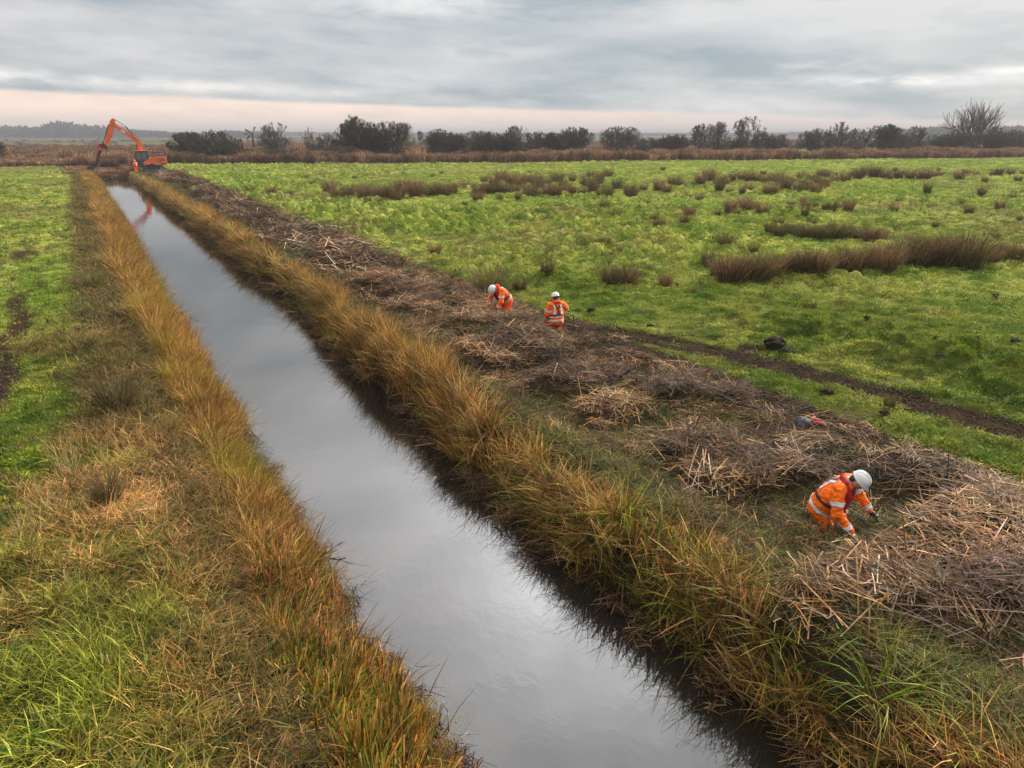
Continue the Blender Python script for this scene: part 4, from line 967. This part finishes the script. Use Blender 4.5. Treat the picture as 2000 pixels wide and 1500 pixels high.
# ------------------------------------------------------------------ timber fence at the end of the left field
WOOD = pmat('weathered_wood', (.13, .105, .085), .8, var=.35, vscale=3, bump=.5)
fx, fy, ft = G(131, 322.5)
fc = empty('timber_fence', (fx, fy, hz(fx, fy)), -math.atan2(fx, fy)); tag(fc, 'broken weathered timber fence with one tall post and sagging rails by the ditch', 'fence')
def rough_post(bm, x0, h_, r, lean=0.0): add_cyl(bm, (x0, 0, -.3), (x0 + lean, 0, h_), r, r * .85, 8)
for (x0, h_, lean) in ((0, 2.3, -.08), (3.1, 1.55, .05), (1.6, 1.0, 0), (-2.7, 1.4, -.1)):
    bm = bmesh.new(); rough_post(bm, x0, h_, .11, lean); bm_obj('post', bm, WOOD, fc)
for (a, b) in (((-.1, 1.35), (3.6, .75)), ((.1, .35), (3.9, .25)), ((1.2, 1.45), (3.9, 1.25)), ((-2.8, .9), (0, 1.1))):
    bm = bmesh.new(); add_cyl(bm, (a[0], -.1, a[1]), (b[0], -.1, b[1]), .06, seg=6); bm_obj('rail', bm, WOOD, fc)

# ------------------------------------------------------------------ people
def fabric(name, col, var=.15):
    return pmat(name, col, .75, var=var, vscale=7, bump=1.0, bscale=16, spec=.25, dirt=tuple(c * .55 + .012 for c in col))
J_OR = fabric('hi_vis_orange', (.95, .155, .006)); J_RED = fabric('hi_vis_red_orange', (.95, .070, .008))
TAPE = pmat('reflective_tape', (.55, .56, .57), .35, var=.12, vscale=14); SKIN = pmat('skin', (.50, .26, .19), .5, var=.12)
LIFE = fabric('lifejacket_red', (.30, .010, .012)); STRAP = pmat('black_webbing', (.016, .016, .018), .6); HELM = pmat('white_helmet', (.60, .60, .59), .32, var=.06, coat=.3, dirt=(.55, .53, .49))
GLOVE = pmat('black_glove', (.014, .014, .015), .6); BOOT = pmat('dark_boot', (.03, .028, .026), .6); HAIR = pmat('dark_hair', (.02, .016, .013), .7)
def V3(p): return Vector(p)
def person(name_label, loc, heading, J, jacket, trouser, voxel=.010, glove=(False, True), hood=True, vest=True, back_straps=False):
    """heading: compass bearing the figure faces (deg clockwise from +Y). local: x forward, y left, z up"""
    root = empty('person', (loc[0], loc[1], loc[2]), R(90 - heading)); tag(root, name_label, 'person')
    hip, chest, neck, head = V3(J['hip']), V3(J['chest']), V3(J['neck']), V3(J['head'])
    fw = V3(J['look']).normalized()
    side = Vector((0, 1, 0)); side = V3(J.get('side', (0, 1, 0))).normalized()
    headup = (head - neck).normalized(); up = (headup - headup.dot(fw) * fw).normalized(); hs = up.cross(fw).normalized()
    hm = Matrix((fw, hs, up)).transposed()          # columns: forward, left, up of the head
    def hp(a, b, c): return head + hm @ Vector((a, b, c))
    # --- body: head, neck, core, limbs and hands in one surface
    bm = bmesh.new()
    add_ball(bm, head, .1, (1, 1, 1)); rot = hm.to_euler()
    add_ball(bm, hp(-.005, 0, .02), .1, (.98, .80, 1.0), rot, 3); add_ball(bm, hp(.035, 0, -.055), .07, (.9, .8, .95), rot)
    add_ball(bm, hp(.105, 0, -.02), .018, (1.1, .8, 1.6), rot); add_ball(bm, hp(.088, 0, -.062), .02, (.7, 1.3, .5), rot); add_ball(bm, hp(.075, 0, -.10), .03, (1, 1, .8), rot)
    for s in (-1, 1): add_ball(bm, hp(-.01, s * .083, -.02), .026, (.8, .4, 1.2), rot)
    capsule(bm, hp(-.02, 0, -.08), neck, .058, .065)
    capsule(bm, neck, chest, .09, .13); capsule(bm, chest, hip, .13, .13)
    for s, sd in ((1, 'L'), (-1, 'R')):
        sh, el, wr = V3(J['sh' + sd]), V3(J['el' + sd]), V3(J['wr' + sd])
        capsule(bm, chest + (neck - chest) * .6, sh, .07, .05); capsule(bm, sh, el, .045, .038); capsule(bm, el, wr, .036, .026)
        kn, an = V3(J['kn' + sd]), V3(J['an' + sd]); hj = hip + side * s * .1
        capsule(bm, hj, kn, .075, .055); capsule(bm, kn, an, .05, .035)
        # hand
        hd = V3(J.get('hd' + sd, (wr - el))).normalized(); pn = V3(J.get('pn' + sd, (0, 0, -1))); pn = (pn - pn.dot(hd) * hd).normalized(); ac = pn.cross(hd).normalized() * (1 if s > 0 else -1)
        palm = wr + hd * .055
        add_ball(bm, palm, .045, (1, .9, .42), Matrix((hd, ac, pn)).transposed().to_euler())
        for k, (off, L, curl) in enumerate(((-.030, .066, .35), (-.010, .078, .45), (.010, .072, .55), (.030, .056, .65))):
            b0 = wr + hd * .085 + ac * off; d1 = (hd + pn * curl * .6).normalized(); b1 = b0 + d1 * L * .5; d2 = (hd + pn * curl * 1.7).normalized(); b2 = b1 + d2 * L * .5
            capsule(bm, b0, b1, .0105, .0095, 8); capsule(bm, b1, b2, .0095, .008, 8)
        t0 = wr + hd * .03 - ac * .030; t1 = t0 + (hd * .7 - ac * .7).normalized() * .035; t2 = t1 + (hd + pn * .5 - ac * .1).normalized() * .032
        capsule(bm, t0, t1, .013, .011, 8); capsule(bm, t1, t2, .011, .009, 8)
    body = fuse(bm_obj('body', bm, SKIN, root), .007 if voxel < .012 else .010, 2)
    # --- jacket
    bm = bmesh.new(); ax = (neck - hip).normalized(); W = J.get('w', 1.0)
    hem = hip + (hip - chest).normalized() * .08; bel = J.get('belly', .03)
    mid = (hip + chest) / 2
    secs = [(hem, ax, side, .215 * W, .165 * W), (hip, ax, side, .225 * W, .18 * W), (mid, ax, side, .225 * W, .18 * W), (chest, (neck - chest), side, .235 * W, .17 * W),
            (chest + (neck - chest) * .6, (neck - chest), side, .20 * W, .14 * W), (neck + (neck - chest) * .02, (neck - chest), side, .105, .10)]
    loft(bm, secs)
    collar = neck + (head - neck) * .25
    for i in range(10):
        t = 2 * math.pi * i / 10; p = collar + hm @ Vector((math.cos(t) * .085, math.sin(t) * .085, -.02)); add_ball(bm, p, .038)
    for sd in 'LR':
        sh, el, wr = V3(J['sh' + sd]), V3(J['el' + sd]), V3(J['wr' + sd])
        capsule(bm, chest + (neck - chest) * .65, sh, .11, .10); capsule(bm, sh, el, .098, .078); capsule(bm, el, wr - (wr - el).normalized() * .02, .080, .052)
        q = el + Vector((0, 0, -.01)); add_ball(bm, q, .088, (1, .95, 1.05))
        for f in (.35, .65, .85): add_ball(bm, el + (wr - el) * f, .078 - .022 * f, (1, 1, 1.06))
    jk = fuse(bm_obj('jacket', bm, jacket, root), voxel, 4)
    tex = bpy.data.textures.new('folds', 'CLOUDS'); tex.noise_scale = .06; tex.noise_depth = 3
    d = jk.modifiers.new('folds', 'DISPLACE'); d.texture = tex; d.strength = .05; d.mid_level = .5; d.texture_coords = 'LOCAL'
    # reflective tape
    def wrap(o, off=.006, th=.005):
        w_ = o.modifiers.new('wrap', 'SHRINKWRAP'); w_.target = jk; w_.wrap_method = 'NEAREST_SURFACEPOINT'; w_.wrap_mode = 'ABOVE_SURFACE'; w_.offset = off
        s_ = o.modifiers.new('thick', 'SOLIDIFY'); s_.thickness = th; s_.offset = 1
        return o
    def ringmesh(bm, c, axis, sd_, a, b, w):
        c = Vector(c); ax_ = Vector(axis).normalized(); q = Vector(sd_); q = (q - q.dot(ax_) * ax_).normalized(); u_ = ax_.cross(q); rr = []
        for k in range(5):
            cc = c + ax_ * w * (k / 4 - .5); rr.append([bm.verts.new(cc + q * a * math.cos(t) + u_ * b * math.sin(t)) for t in [2 * math.pi * i / 30 for i in range(30)]])
        for r0, r1 in zip(rr, rr[1:]):
            for i in range(30): bm.faces.new((r0[i], r0[(i + 1) % 30], r1[(i + 1) % 30], r1[i]))
    def stripmesh(bm, pth, wd, w):
        rr = []
        P_ = []
        for a_, b_ in zip(pth, pth[1:]):
            for k in range(4): P_.append(a_.lerp(b_, k / 4))
        P_.append(pth[-1])
        for p in P_: rr.append([bm.verts.new(p + wd * w * (k / 3 - .5)) for k in range(4)])
        for r0, r1 in zip(rr, rr[1:]):
            for k in range(3): bm.faces.new((r0[k], r0[k + 1], r1[k + 1], r1[k]))
    def band(c, axis, sd_, a, b, w=.05, nm='reflective_band'):
        bm = bmesh.new(); ringmesh(bm, c, axis, sd_, a, b, w); return wrap(bm_obj(nm, bm, TAPE, jk))
    for sd in 'LR':
        sh, el, wr = V3(J['sh' + sd]), V3(J['el' + sd]), V3(J['wr' + sd]); s2 = (0.2, 1, .3)
        band(sh + (el - sh) * .62, el - sh, s2, .105, .105, .065); band(el + (wr - el) * .72, wr - el, s2, .078, .078, .06)
    for c, kx in zip(J.get('bands', ()), (1, 1)):
        p = hip + (chest - hip) * c; band(p, ax, side, .238 * W, .198 * W, .045)
    for s in (-1, 1):   # shoulder braces
        bm = bmesh.new(); back = ax.cross(side).normalized()
        if back.dot(fw) > 0: back = -back
        pth = []
        for k in range(9):
            f = k / 8
            if f < .5: g = f / .5; p = hip.lerp(neck, .45 + .5 * g) + back * (.19 * W - .06 * g)
            else: g = (f - .5) / .5; p = hip.lerp(neck, .95 - .4 * g) - back * (.10 + .09 * W * g)
            pth.append(p + side * s * (.125 - .02 * math.sin(f * math.pi)))
        stripmesh(bm, pth, side, .055); wrap(bm_obj('reflective_brace', bm, TAPE, jk))
    if hood:
        bm = bmesh.new(); hb = collar - fw * .10 - up * .02
        add_ball(bm, hb, .085, (.8, 1.35, .75), rot); add_ball(bm, hb + hs * .07 + fw * .05, .055); add_ball(bm, hb - hs * .07 + fw * .05, .055)
        fuse(bm_obj('hood', bm, J_RED, jk), .012, 4)
    # --- trousers and boots
    bm = bmesh.new()
    loft(bm, [(hip - ax * .12, ax, side, .17 * W, .15 * W), (hip, ax, side, .20 * W, .16 * W), (hip + ax * .1, ax, side, .19 * W, .15 * W)])
    for s, sd in ((1, 'L'), (-1, 'R')):
        kn, an = V3(J['kn' + sd]), V3(J['an' + sd]); hj = hip + side * s * .10
        capsule(bm, hj, kn, .125, .092); capsule(bm, kn, an, .092, .072); add_ball(bm, kn, .098)
    tr = fuse(bm_obj('trousers', bm, trouser, root), voxel * 1.1, 4)
    d = tr.modifiers.new('folds', 'DISPLACE'); d.texture = tex; d.strength = .03; d.mid_level = .5; d.texture_coords = 'LOCAL'
    for sd in 'LR':
        kn, an = V3(J['kn' + sd]), V3(J['an' + sd]); c = kn + (an - kn) * .7
        bm = bmesh.new(); axx = (an - kn).normalized(); loft(bm, [(c - axx * .025, axx, (.1, 1, .2), .088, .088), (c + axx * .025, axx, (.1, 1, .2), .086, .086)], 20); bm_obj('reflective_band', bm, TAPE, tr)
        ft_ = V3(J.get('ft' + sd, (-.1, 0, -.02))); bm = bmesh.new(); capsule(bm, an, an + ft_ * .5, .06, .055); capsule(bm, an + ft_ * .4, an + ft_ * 1.5, .052, .045)
        fuse(bm_obj('boot', bm, BOOT, root), .014, 3)
    # --- helmet
    bm = bmesh.new(); hc = hp(-.005, 0, .045); rings = []
    for k in range(8):
        ph = k / 7 * math.pi / 2; zz = .125 * math.sin(ph); rr = .128 * math.cos(ph) ** .85
        rings.append([bm.verts.new(hc + hm @ Vector((rr * 1.12 * math.cos(t), rr * .93 * math.sin(t), zz + (.006 if abs(math.sin(t)) < .3 else 0) * math.cos(ph)))) for t in [2 * math.pi * i / 24 for i in range(24)]] if k < 7 else [bm.verts.new(hc + hm @ Vector((0, 0, zz)))])
    for k in range(6):
        for i in range(24): bm.faces.new((rings[k][i], rings[k][(i + 1) % 24], rings[k + 1][(i + 1) % 24], rings[k + 1][i]))
    for i in range(24): bm.faces.new((rings[6][i], rings[6][(i + 1) % 24], rings[7][0]))
    # brim and peak
    rim = []
    for i in range(24):
        t = 2 * math.pi * i / 24; pk = max(0, math.cos(t)) ** 3 * .055 + .010
        rim.append(bm.verts.new(hc + hm @ Vector((.128 * 1.12 * math.cos(t) + pk * math.cos(t), .128 * .93 * math.sin(t) + .010 * math.sin(t), -.012 - pk * .28))))
    for i in range(24): bm.faces.new((rim[i], rim[(i + 1) % 24], rings[0][(i + 1) % 24], rings[0][i]))
    he = bm_obj('helmet', bm, HELM, root, smooth=True); so_ = he.modifiers.new('shell', 'SOLIDIFY'); so_.thickness = .006
    bm = bmesh.new()
    for k in (-1, 0, 1):
        pp = [hc + hm @ Vector((.142 * math.cos(a), k * .035, .128 * math.sin(a))) for a in [R(25 + 130 * i / 9) for i in range(10)]]
        for a_, b_ in zip(pp, pp[1:]): add_cyl(bm, a_, b_, .005, seg=6)
    bm_obj('ridge', bm, HELM, he)
    bm = bmesh.new()
    for s in (-1, 1):
        a_ = hp(.02, s * .095, .04); b_ = hp(.06, s * .03, -.115); add_cyl(bm, a_, b_, .007, seg=6)
    loft(bm, [(hp(-.01, 0, .022), up, hs, .108, .118), (hp(-.01, 0, .04), up, hs, .109, .119)], 20)
    bm_obj('chin_strap', bm, STRAP, he)
    bm = bmesh.new(); add_ball(bm, hp(-.03, 0, 0), .1, (.95, .86, .95), rot, 3); add_ball(bm, hp(-.075, 0, -.05), .055, (.8, 1.1, 1.2), rot); bm_obj('hair', bm, HAIR, root, smooth=True)
    # --- lifejacket collar
    if vest:
        bm = bmesh.new(); front = -(ax.cross(side).normalized())
        if front.dot(fw) < 0: front = -front
        for s in (-1, 1):
            a0 = neck - fw * .08 + side * s * .04 + up * .0; a1 = neck + side * s * .105 + up * .005; a2 = chest.lerp(neck, .55) + front * .14 * W + side * s * .11; a3 = hip.lerp(chest, .68) + front * .20 * W + side * s * .09
            capsule(bm, a0, a1, .045, .05); capsule(bm, a1, a2, .05, .058); capsule(bm, a2, a3, .058, .062)
        lj = fuse(bm_obj('lifejacket', bm, LIFE, root), .010, 4)
        bm = bmesh.new(); ringmesh(bm, hip.lerp(chest, .62), ax, side, .25 * W, .21 * W, .042); wrap(bm_obj('waist_strap', bm, STRAP, lj), .012)
        bm = bmesh.new()
        bk_ = -front
        for s in (-1, 1):
            a_ = neck + side * s * .09 - up * .02 + bk_ * .09; b_ = hip.lerp(neck, .66) + bk_ * .2 * W; c_ = hip.lerp(chest, .65) + bk_ * .22 * W + side * s * .03
            stripmesh(bm, [a_, b_, c_], side, .04)
        wrap(bm_obj('back_strap', bm, STRAP, lj), .012)
        bm = bmesh.new(); q = hip.lerp(chest, .75) + front * .265 * W - side * .09; add_box(bm, q, (.03, .05, .05)); bm_obj('buckle', bm, WHITE_P, lj)
    for s, sd, g in ((1, 'L', glove[0]), (-1, 'R', glove[1])):
        if g:
            wr, el = V3(J['wr' + sd]), V3(J['el' + sd]); hd = V3(J.get('hd' + sd, (wr - el))).normalized(); bm = bmesh.new(); capsule(bm, wr, wr + hd * .05, .04, .045); add_ball(bm, wr + hd * .09, .05, (1.2, .9, .6)); 
            ac = hd.cross(Vector((0, 0, 1))).normalized()
            for off, L in ((-.03, .07), (-.01, .085), (.012, .08), (.033, .06)): b0 = wr + hd * .10 + ac * off; capsule(bm, b0, b0 + (hd + Vector((0, 0, -.5))).normalized() * L, .0135, .011, 8)
            t0 = wr + hd * .05 - ac * .035; capsule(bm, t0, t0 + (hd - ac * .6).normalized() * .06, .015, .012, 8)
            fuse(bm_obj('glove', bm, GLOVE, root), .008, 2)
    return root

# near worker, kneeling and reaching into the cuttings
px_, py_, _ = G(1594, 1014)
J1 = dict(hip=(.05, 0, .30), chest=(.19, 0, .60), neck=(.33, 0, .82), head=(.49, 0, .87), look=(.72, .0, -.70),
          shL=(.31, .20, .76), elL=(.48, .34, .50), wrL=(.66, .35, .27), hdL=(.7, .05, -.45), shR=(.29, -.21, .75), elR=(.33, -.31, .44), wrR=(.56, -.28, .16), hdR=(.75, .1, -.4),
          knL=(.32, .15, -.02), anL=(-.02, .14, -.05), knR=(.27, -.17, -.04), anR=(-.06, -.13, -.06), bands=(.12,), w=1.14)
person('worker in bright orange kneeling nearest the camera, reaching down into cut reed with both hands', (px_, py_, hz(px_, py_) + .05), 158, J1, J_OR, J_OR, .010, glove=(True, False), hood=False)
# middle worker, bent low, facing left
px_, py_, _ = G(985, 622)
J2 = dict(hip=(-.10, 0, .62), chest=(.10, 0, .86), neck=(.30, 0, 1.02), head=(.44, 0, 1.00), look=(.35, .0, -.93),
          shL=(.25, .20, .98), elL=(.33, .27, .68), wrL=(.42, .20, .42), shR=(.25, -.20, .98), elR=(.36, -.26, .70), wrR=(.48, -.18, .46),
          knL=(.05, .15, .12), anL=(-.28, .16, .03), knR=(.0, -.15, .12), anR=(-.34, -.16, .03), bands=(.25,), w=1.0)
person('worker bending forward head down over reeds, left of the middle pair', (px_, py_, hz(px_, py_) - .14), 262, J2, J_OR, J_RED, .014, glove=(False, False))
# middle worker seen from behind, kneeling upright
px_, py_, _ = G(1086, 650)
J3 = dict(hip=(-.02, 0, .36), chest=(.04, 0, .66), neck=(.05, 0, .90), head=(.10, 0, 1.04), look=(.93, .0, -.35),
          shL=(.04, .20, .84), elL=(.08, .27, .58), wrL=(.20, .24, .38), shR=(.05, -.20, .84), elR=(.20, -.40, .70), wrR=(.34, -.50, .58), hdR=(.3, -.5, -.2),
          knL=(.40, .20, .06), anL=(.02, .14, .02), knR=(.30, -.14, .06), anR=(-.08, -.14, .02), bands=(.12, .5), w=1.0)
w3 = person('worker in orange kneeling upright with back to the camera, right of the middle pair', (px_, py_, hz(px_, py_) - .02), 8, J3, J_OR, J_RED, .014, glove=(False, True))
# worker standing by the excavator
px_, py_, _ = G(267.0, 338.5)
J4 = dict(hip=(0, 0, .95), chest=(.02, 0, 1.22), neck=(.0, 0, 1.48), head=(.02, 0, 1.62), look=(1, .0, -.1),
          shL=(0, .20, 1.42), elL=(-.02, .28, 1.14), wrL=(.10, .27, .92), shR=(0, -.20, 1.42), elR=(-.02, -.28, 1.14), wrR=(.12, -.26, .94),
          knL=(.03, .11, .50), anL=(-.02, .12, .08), ftL=(.12, 0, -.04), knR=(.03, -.11, .50), anR=(.0, -.12, .08), ftR=(.12, 0, -.04), bands=(.1,), w=1.25)
person('distant worker in red orange standing in front of the excavator tracks', (px_, py_, hz(px_, py_)), 330, J4, J_RED, J_RED, .02, glove=(False, False), vest=False)

# soil auger held by the worker seen from behind
ax_, ay_, _ = G(1119, 650)
au = empty('hand_auger', (ax_, ay_, hz(ax_, ay_)), R(20)); tag(au, 'dark T handled soil auger held upright by the worker seen from behind', 'tool')
bm = bmesh.new(); add_cyl(bm, (0, 0, -.1), (0, 0, .58), .012, seg=8); bm_obj('shaft', bm, STRAP, au)
bm = bmesh.new(); add_cyl(bm, (-.16, 0, .58), (.16, 0, .58), .016, seg=8); bm_obj('handle', bm, STRAP, au)

# rucksack lying on the mud
bx_, by_, _ = G(1576, 838)
bag = empty('rucksack', (bx_, by_, hz(bx_, by_) + .04), R(-34)); tag(bag, 'dark grey rucksack with two red panels lying on the mud beside the grass strip', 'bag')
GREYF = fabric('grey_fabric', (.055, .052, .055)); REDF = fabric('faded_red_fabric', (.30, .045, .03))
bm = bmesh.new(); add_ball(bm, (-.07, .0, .09), .15, (1.05, 1.0, .72), sub=3); add_ball(bm, (-.12, .1, .12), .09, (1, 1, .9)); add_ball(bm, (.05, -.02, .07), .10, (1.1, 1.1, .6)); add_ball(bm, (-.15, -.08, .05), .09)
fuse(bm_obj('main_pocket', bm, GREYF, bag), .012, 3)
for s, c in ((1, .09), (-1, -.07)):
    bm = bmesh.new(); P_ = [(.05, c * .8, .11), (.15, c, .13), (.25, c * 1.05, .11), (.33, c * .9, .05)]
    for a_, b_ in zip(P_, P_[1:]): capsule(bm, a_, b_, .042, .038)
    fuse(bm_obj('red_panel', bm, REDF, bag), .010, 2)
    bm = bmesh.new(); capsule(bm, (-.12, c, .17), (.10, c * .9, .15), .014); bm_obj('strap', bm, STRAP, bag)

# ------------------------------------------------------------------ soil clods and molehills, each a thing
SOIL = pmat('turned_soil', (.030, .020, .013), .95, var=.45, vscale=6, bump=1.0, bscale=20, spec=.05)
def clod(px, py, w, h_, label, name='molehill'):
    X, Y, t = G(px, py); r = np.random.default_rng(int(px + py)); bm = bmesh.new()
    bmesh.ops.create_icosphere(bm, subdivisions=4, radius=1)
    for v in bm.verts:
        a = v.co.copy(); nn = fbm(np.array([a.x * 2.3 + px]), np.array([a.y * 2.3 + a.z * 2]), 7, 4)[0]
        v.co = Vector((a.x * w * (.6 + .7 * nn), a.y * w * .8 * (.6 + .7 * nn), max(a.z, -.15) * h_ * (.35 + 1.3 * nn)))
    o = bm_obj(name, bm, SOIL); o.location = (X, Y, hz(X, Y) + .05); o.scale = (.72, .72, .7); tag(o, label, name.replace('_', ' ')); return o
CL = [(1512, 682, .46, .22, 'large crumbly brown earth mound beside the wheel track', 'earth_mound'), (1535, 694, .34, .17, 'darker earth lump touching the large mound beside the wheel track', 'earth_mound'),
      (1617, 774, .26, .10, 'flat dark molehill in the green strip between the two wheel tracks', 'molehill'), (1830, 716, .30, .12, 'widest dark molehill on the right, below the cluster', 'molehill'),
      (1832, 672, .24, .12, 'molehill at the top of the right hand cluster', 'molehill'), (1812, 686, .20, .10, 'small molehill at lower left of the right hand cluster', 'molehill'),
      (1907, 708, .20, .13, 'rounded dark molehill right of the widest one', 'molehill'), (1902, 684, .16, .11, 'small molehill just above the rounded dark one', 'molehill'),
      (1982, 670, .24, .10, 'molehill at the right edge of the picture', 'molehill'), (1485, 776, .20, .16, 'dark clod in the litter beside the wheel track', 'soil_clod'),
      (1155, 612, .22, .09, 'dark clod in the grass right of the worker seen from behind', 'soil_clod'), (1110, 655, .22, .06, 'low dark soil patch at the foot of the auger', 'soil_clod'),
      (1725, 820, .18, .07, 'small dark clod at the foot of the tall dead stem', 'soil_clod'), (35, 1240, .22, .09, 'brown clod in the grass at the left edge of the picture', 'soil_clod'),
      (1690, 640, .15, .08, 'small molehill above the brown weeds in the pasture', 'molehill'), (1270, 640, .17, .07, 'small clod near the start of the wheel tracks', 'soil_clod')]
for c_ in CL: clod(*c_)

# dead branch in the heap
def branch(name, label, cat_, P_, r0, mat, extra=()):
    bm = bmesh.new(); n = len(P_)
    for i in range(n - 1): capsule(bm, P_[i], P_[i + 1], r0 * (1 - i / n * .5), r0 * (1 - (i + 1) / n * .5), 8)
    for q in extra:
        for i in range(len(q) - 1): capsule(bm, q[i], q[i + 1], r0 * .45 * (1 - .3 * i), r0 * .35 * (1 - .3 * i), 6)
    return tag(bm_obj(name, bm, mat, smooth=True), label, cat_)
BLK = pmat('wet_black_wood', (.018, .014, .012), .85, var=.4, spec=.12)
a_ = G(1165, 775); b_ = G(1240, 738)
branch('dead_branch', 'thick black branch sticking up out of the reed heap below the middle workers', 'branch', [(a_[0], a_[1], hz(a_[0], a_[1]) + .02), (a_[0] * .5 + b_[0] * .5, a_[1] * .5 + b_[1] * .5, .22), (b_[0] - .3, b_[1] - .3, .42)], .055, BLK)
PALE = pmat('bleached_stalk', (.27, .22, .17), .7, var=.2)
a_ = G(870, 1470, WZ); branch('bleached_stalk', 'bleached curved dead stalk standing at the near left waterline', 'stalk', [(a_[0] - .02, a_[1], WZ), (a_[0] + .06, a_[1] + .02, WZ + .25), (a_[0] + .07, a_[1] + .05, WZ + .5), (a_[0] + .03, a_[1] + .1, WZ + .62)], .011, PALE,
       extra=[[(a_[0], a_[1], WZ + .05), (a_[0] + .3, a_[1] + .02, WZ + .12)], [(a_[0] - .05, a_[1] - .1, WZ + .02), (a_[0] + .22, a_[1] - .16, WZ + .2)]])
BRN = pmat('brown_stalk', (.10, .065, .045), .7, var=.3)
a_ = G(640, 1085, WZ); branch('broken_stalk', 'dark broken stalks poking out over the water from the left bank', 'stalk', [(a_[0] - .1, a_[1], WZ), (a_[0] + .18, a_[1], WZ + .14), (a_[0] + .30, a_[1] + .03, WZ + .16)], .014, BRN,
       extra=[[(a_[0] + .1, a_[1], WZ + .08), (a_[0] + .06, a_[1] + .1, WZ + .24)], [(a_[0] + .05, a_[1] + .03, WZ), (a_[0] + .2, a_[1] + .1, WZ + .02)]])
a_ = G(1740, 800); branch('dead_weed', 'tall thin dead weed stem standing beside the wheel track', 'dead stem', [(a_[0], a_[1], hz(a_[0], a_[1])), (a_[0] + .01, a_[1], .35), (a_[0] - .02, a_[1] + .02, .72)], .010, BRN,
       extra=[[(a_[0], a_[1], .3), (a_[0] + .1, a_[1], .5)], [(a_[0], a_[1], .42), (a_[0] - .1, a_[1] + .03, .6)], [(a_[0], a_[1], .5), (a_[0] + .07, a_[1], .68)]])
a_ = G(187, 1310); branch('dead_weed', 'thin black dead stem standing in grass at lower left', 'dead stem', [(a_[0], a_[1], hz(a_[0], a_[1])), (a_[0], a_[1], .22), (a_[0] + .01, a_[1], .46)], .006, BLK, extra=[[(a_[0], a_[1], .2), (a_[0] + .03, a_[1], .27)]])
for px, py, lab in ((208, 1325, 'short cut cane stub in the lower left grass, left of the pair'), (219, 1325, 'short cut cane stub in the lower left grass, right of the pair'), (478, 1395, 'pale leaning cane stub in the near left bank grass')):
    a_ = G(px, py); branch('cane_stub', lab, 'cane', [(a_[0], a_[1], hz(a_[0], a_[1])), (a_[0] - (.03 if px > 300 else 0), a_[1], hz(a_[0], a_[1]) + .27)], .011, pmat('pale_cane', (.34, .25, .10), .6))
# floating stalks near the right bank
for i, (px, py, L, an) in enumerate([(835, 868, .55, 20), (790, 850, .7, -8), (905, 935, .5, 10), (860, 878, .4, -25), (965, 1010, .5, 15), (650, 640, .9, 5), (600, 590, .9, 0), (545, 570, .8, 12), (640, 705, .6, -10), (1070, 1060, .4, 30)]):
    X, Y, t = G(px, py, WZ); a_ = R(an) - AZ; bm = bmesh.new()
    c_ = Vector((math.cos(a_), math.sin(a_), 0)); p0 = Vector((X, Y, WZ + .004)) - c_ * L / 2; p1 = p0 + c_ * L * .5 + Vector((0, .03, 0)); p2 = p0 + c_ * L
    capsule(bm, p0, p1, .008, .010, 6); capsule(bm, p1, p2, .010, .007, 6)
    tag(bm_obj('floating_stalk', bm, BRN if i % 2 else PALE), 'thin broken stalk floating on the water along the right bank', 'stalk', 'stalks floating by the right bank')
# white bird-sized scrap in the far litter
X, Y, t = G(304.5, 363); bm = bmesh.new(); add_ball(bm, (0, 0, .22), .16, (.75, .8, 1.5), Euler((0, R(20), 0)), 3); add_ball(bm, (.07, 0, .42), .09, (1, .8, .9))
o = fuse(bm_obj('white_scrap', bm, WHITE_P), .02, 3); o.location = (X, Y, hz(X, Y)); tag(o, 'small upright white scrap in the brown litter beyond the ditch, towards the excavator', 'scrap')
# tall pale straw wisps on the near left bank
WISP = plant_mat('pale_wisps', (1, 1, 1), False, trans=.3, wvar=.1)
for px, py, s_, lab in ((60, 990, .8, 'pale feathery dead grass stems at the left edge, lowest of three tufts'), (110, 940, .8, 'pale feathery dead grass stems on the left bank, rightmost of three tufts'), (140, 860, .9, 'pale feathery dead grass stems on the left bank, farthest of three tufts'),
                        (150, 1095, .6, 'pale grass stems over the green patch at lower left'), (480, 890, .0, '')):
    if s_ == 0: continue
    X, Y, t = G(px, py + 70); V, Fq, CC = clump(46, .22, .55, 1.0, .009, .25, .3, [(.42, .33, .17), (.34, .25, .12), (.24, .2, .08)], nseg=4, out=.4)
    o = link('dead_grass', np_mesh('dead_grass', V, Fq, CC, [WISP])); o.location = (X, Y, hz(X, Y)); o.scale = (s_,) * 3; tag(o, lab, 'dead grass')

# ------------------------------------------------------------------ haze
hzm, nt, out = newmat('winter_haze'); pv = N(nt, 'ShaderNodeVolumePrincipled'); nt.links.new(pv.outputs[0], out.inputs['Volume'])
pv.inputs['Color'].default_value = (.44, .44, .46, 1); pv.inputs['Density'].default_value = .0005
bm = bmesh.new(); add_box(bm, (0, 1250, 8.5), (7600, 5600, 23))
tag(bm_obj('haze', bm, hzm), 'thin pale winter haze lying over the marsh', kind='stuff')
#@@OBJ_END
print('COUNTS', COUNT, 'ground', len(xs) * len(ys))
scene.cycles.max_bounces = 5; scene.cycles.diffuse_bounces = 2; scene.cycles.glossy_bounces = 2; scene.cycles.transmission_bounces = 3; scene.cycles.transparent_max_bounces = 4; scene.cycles.volume_bounces = 0
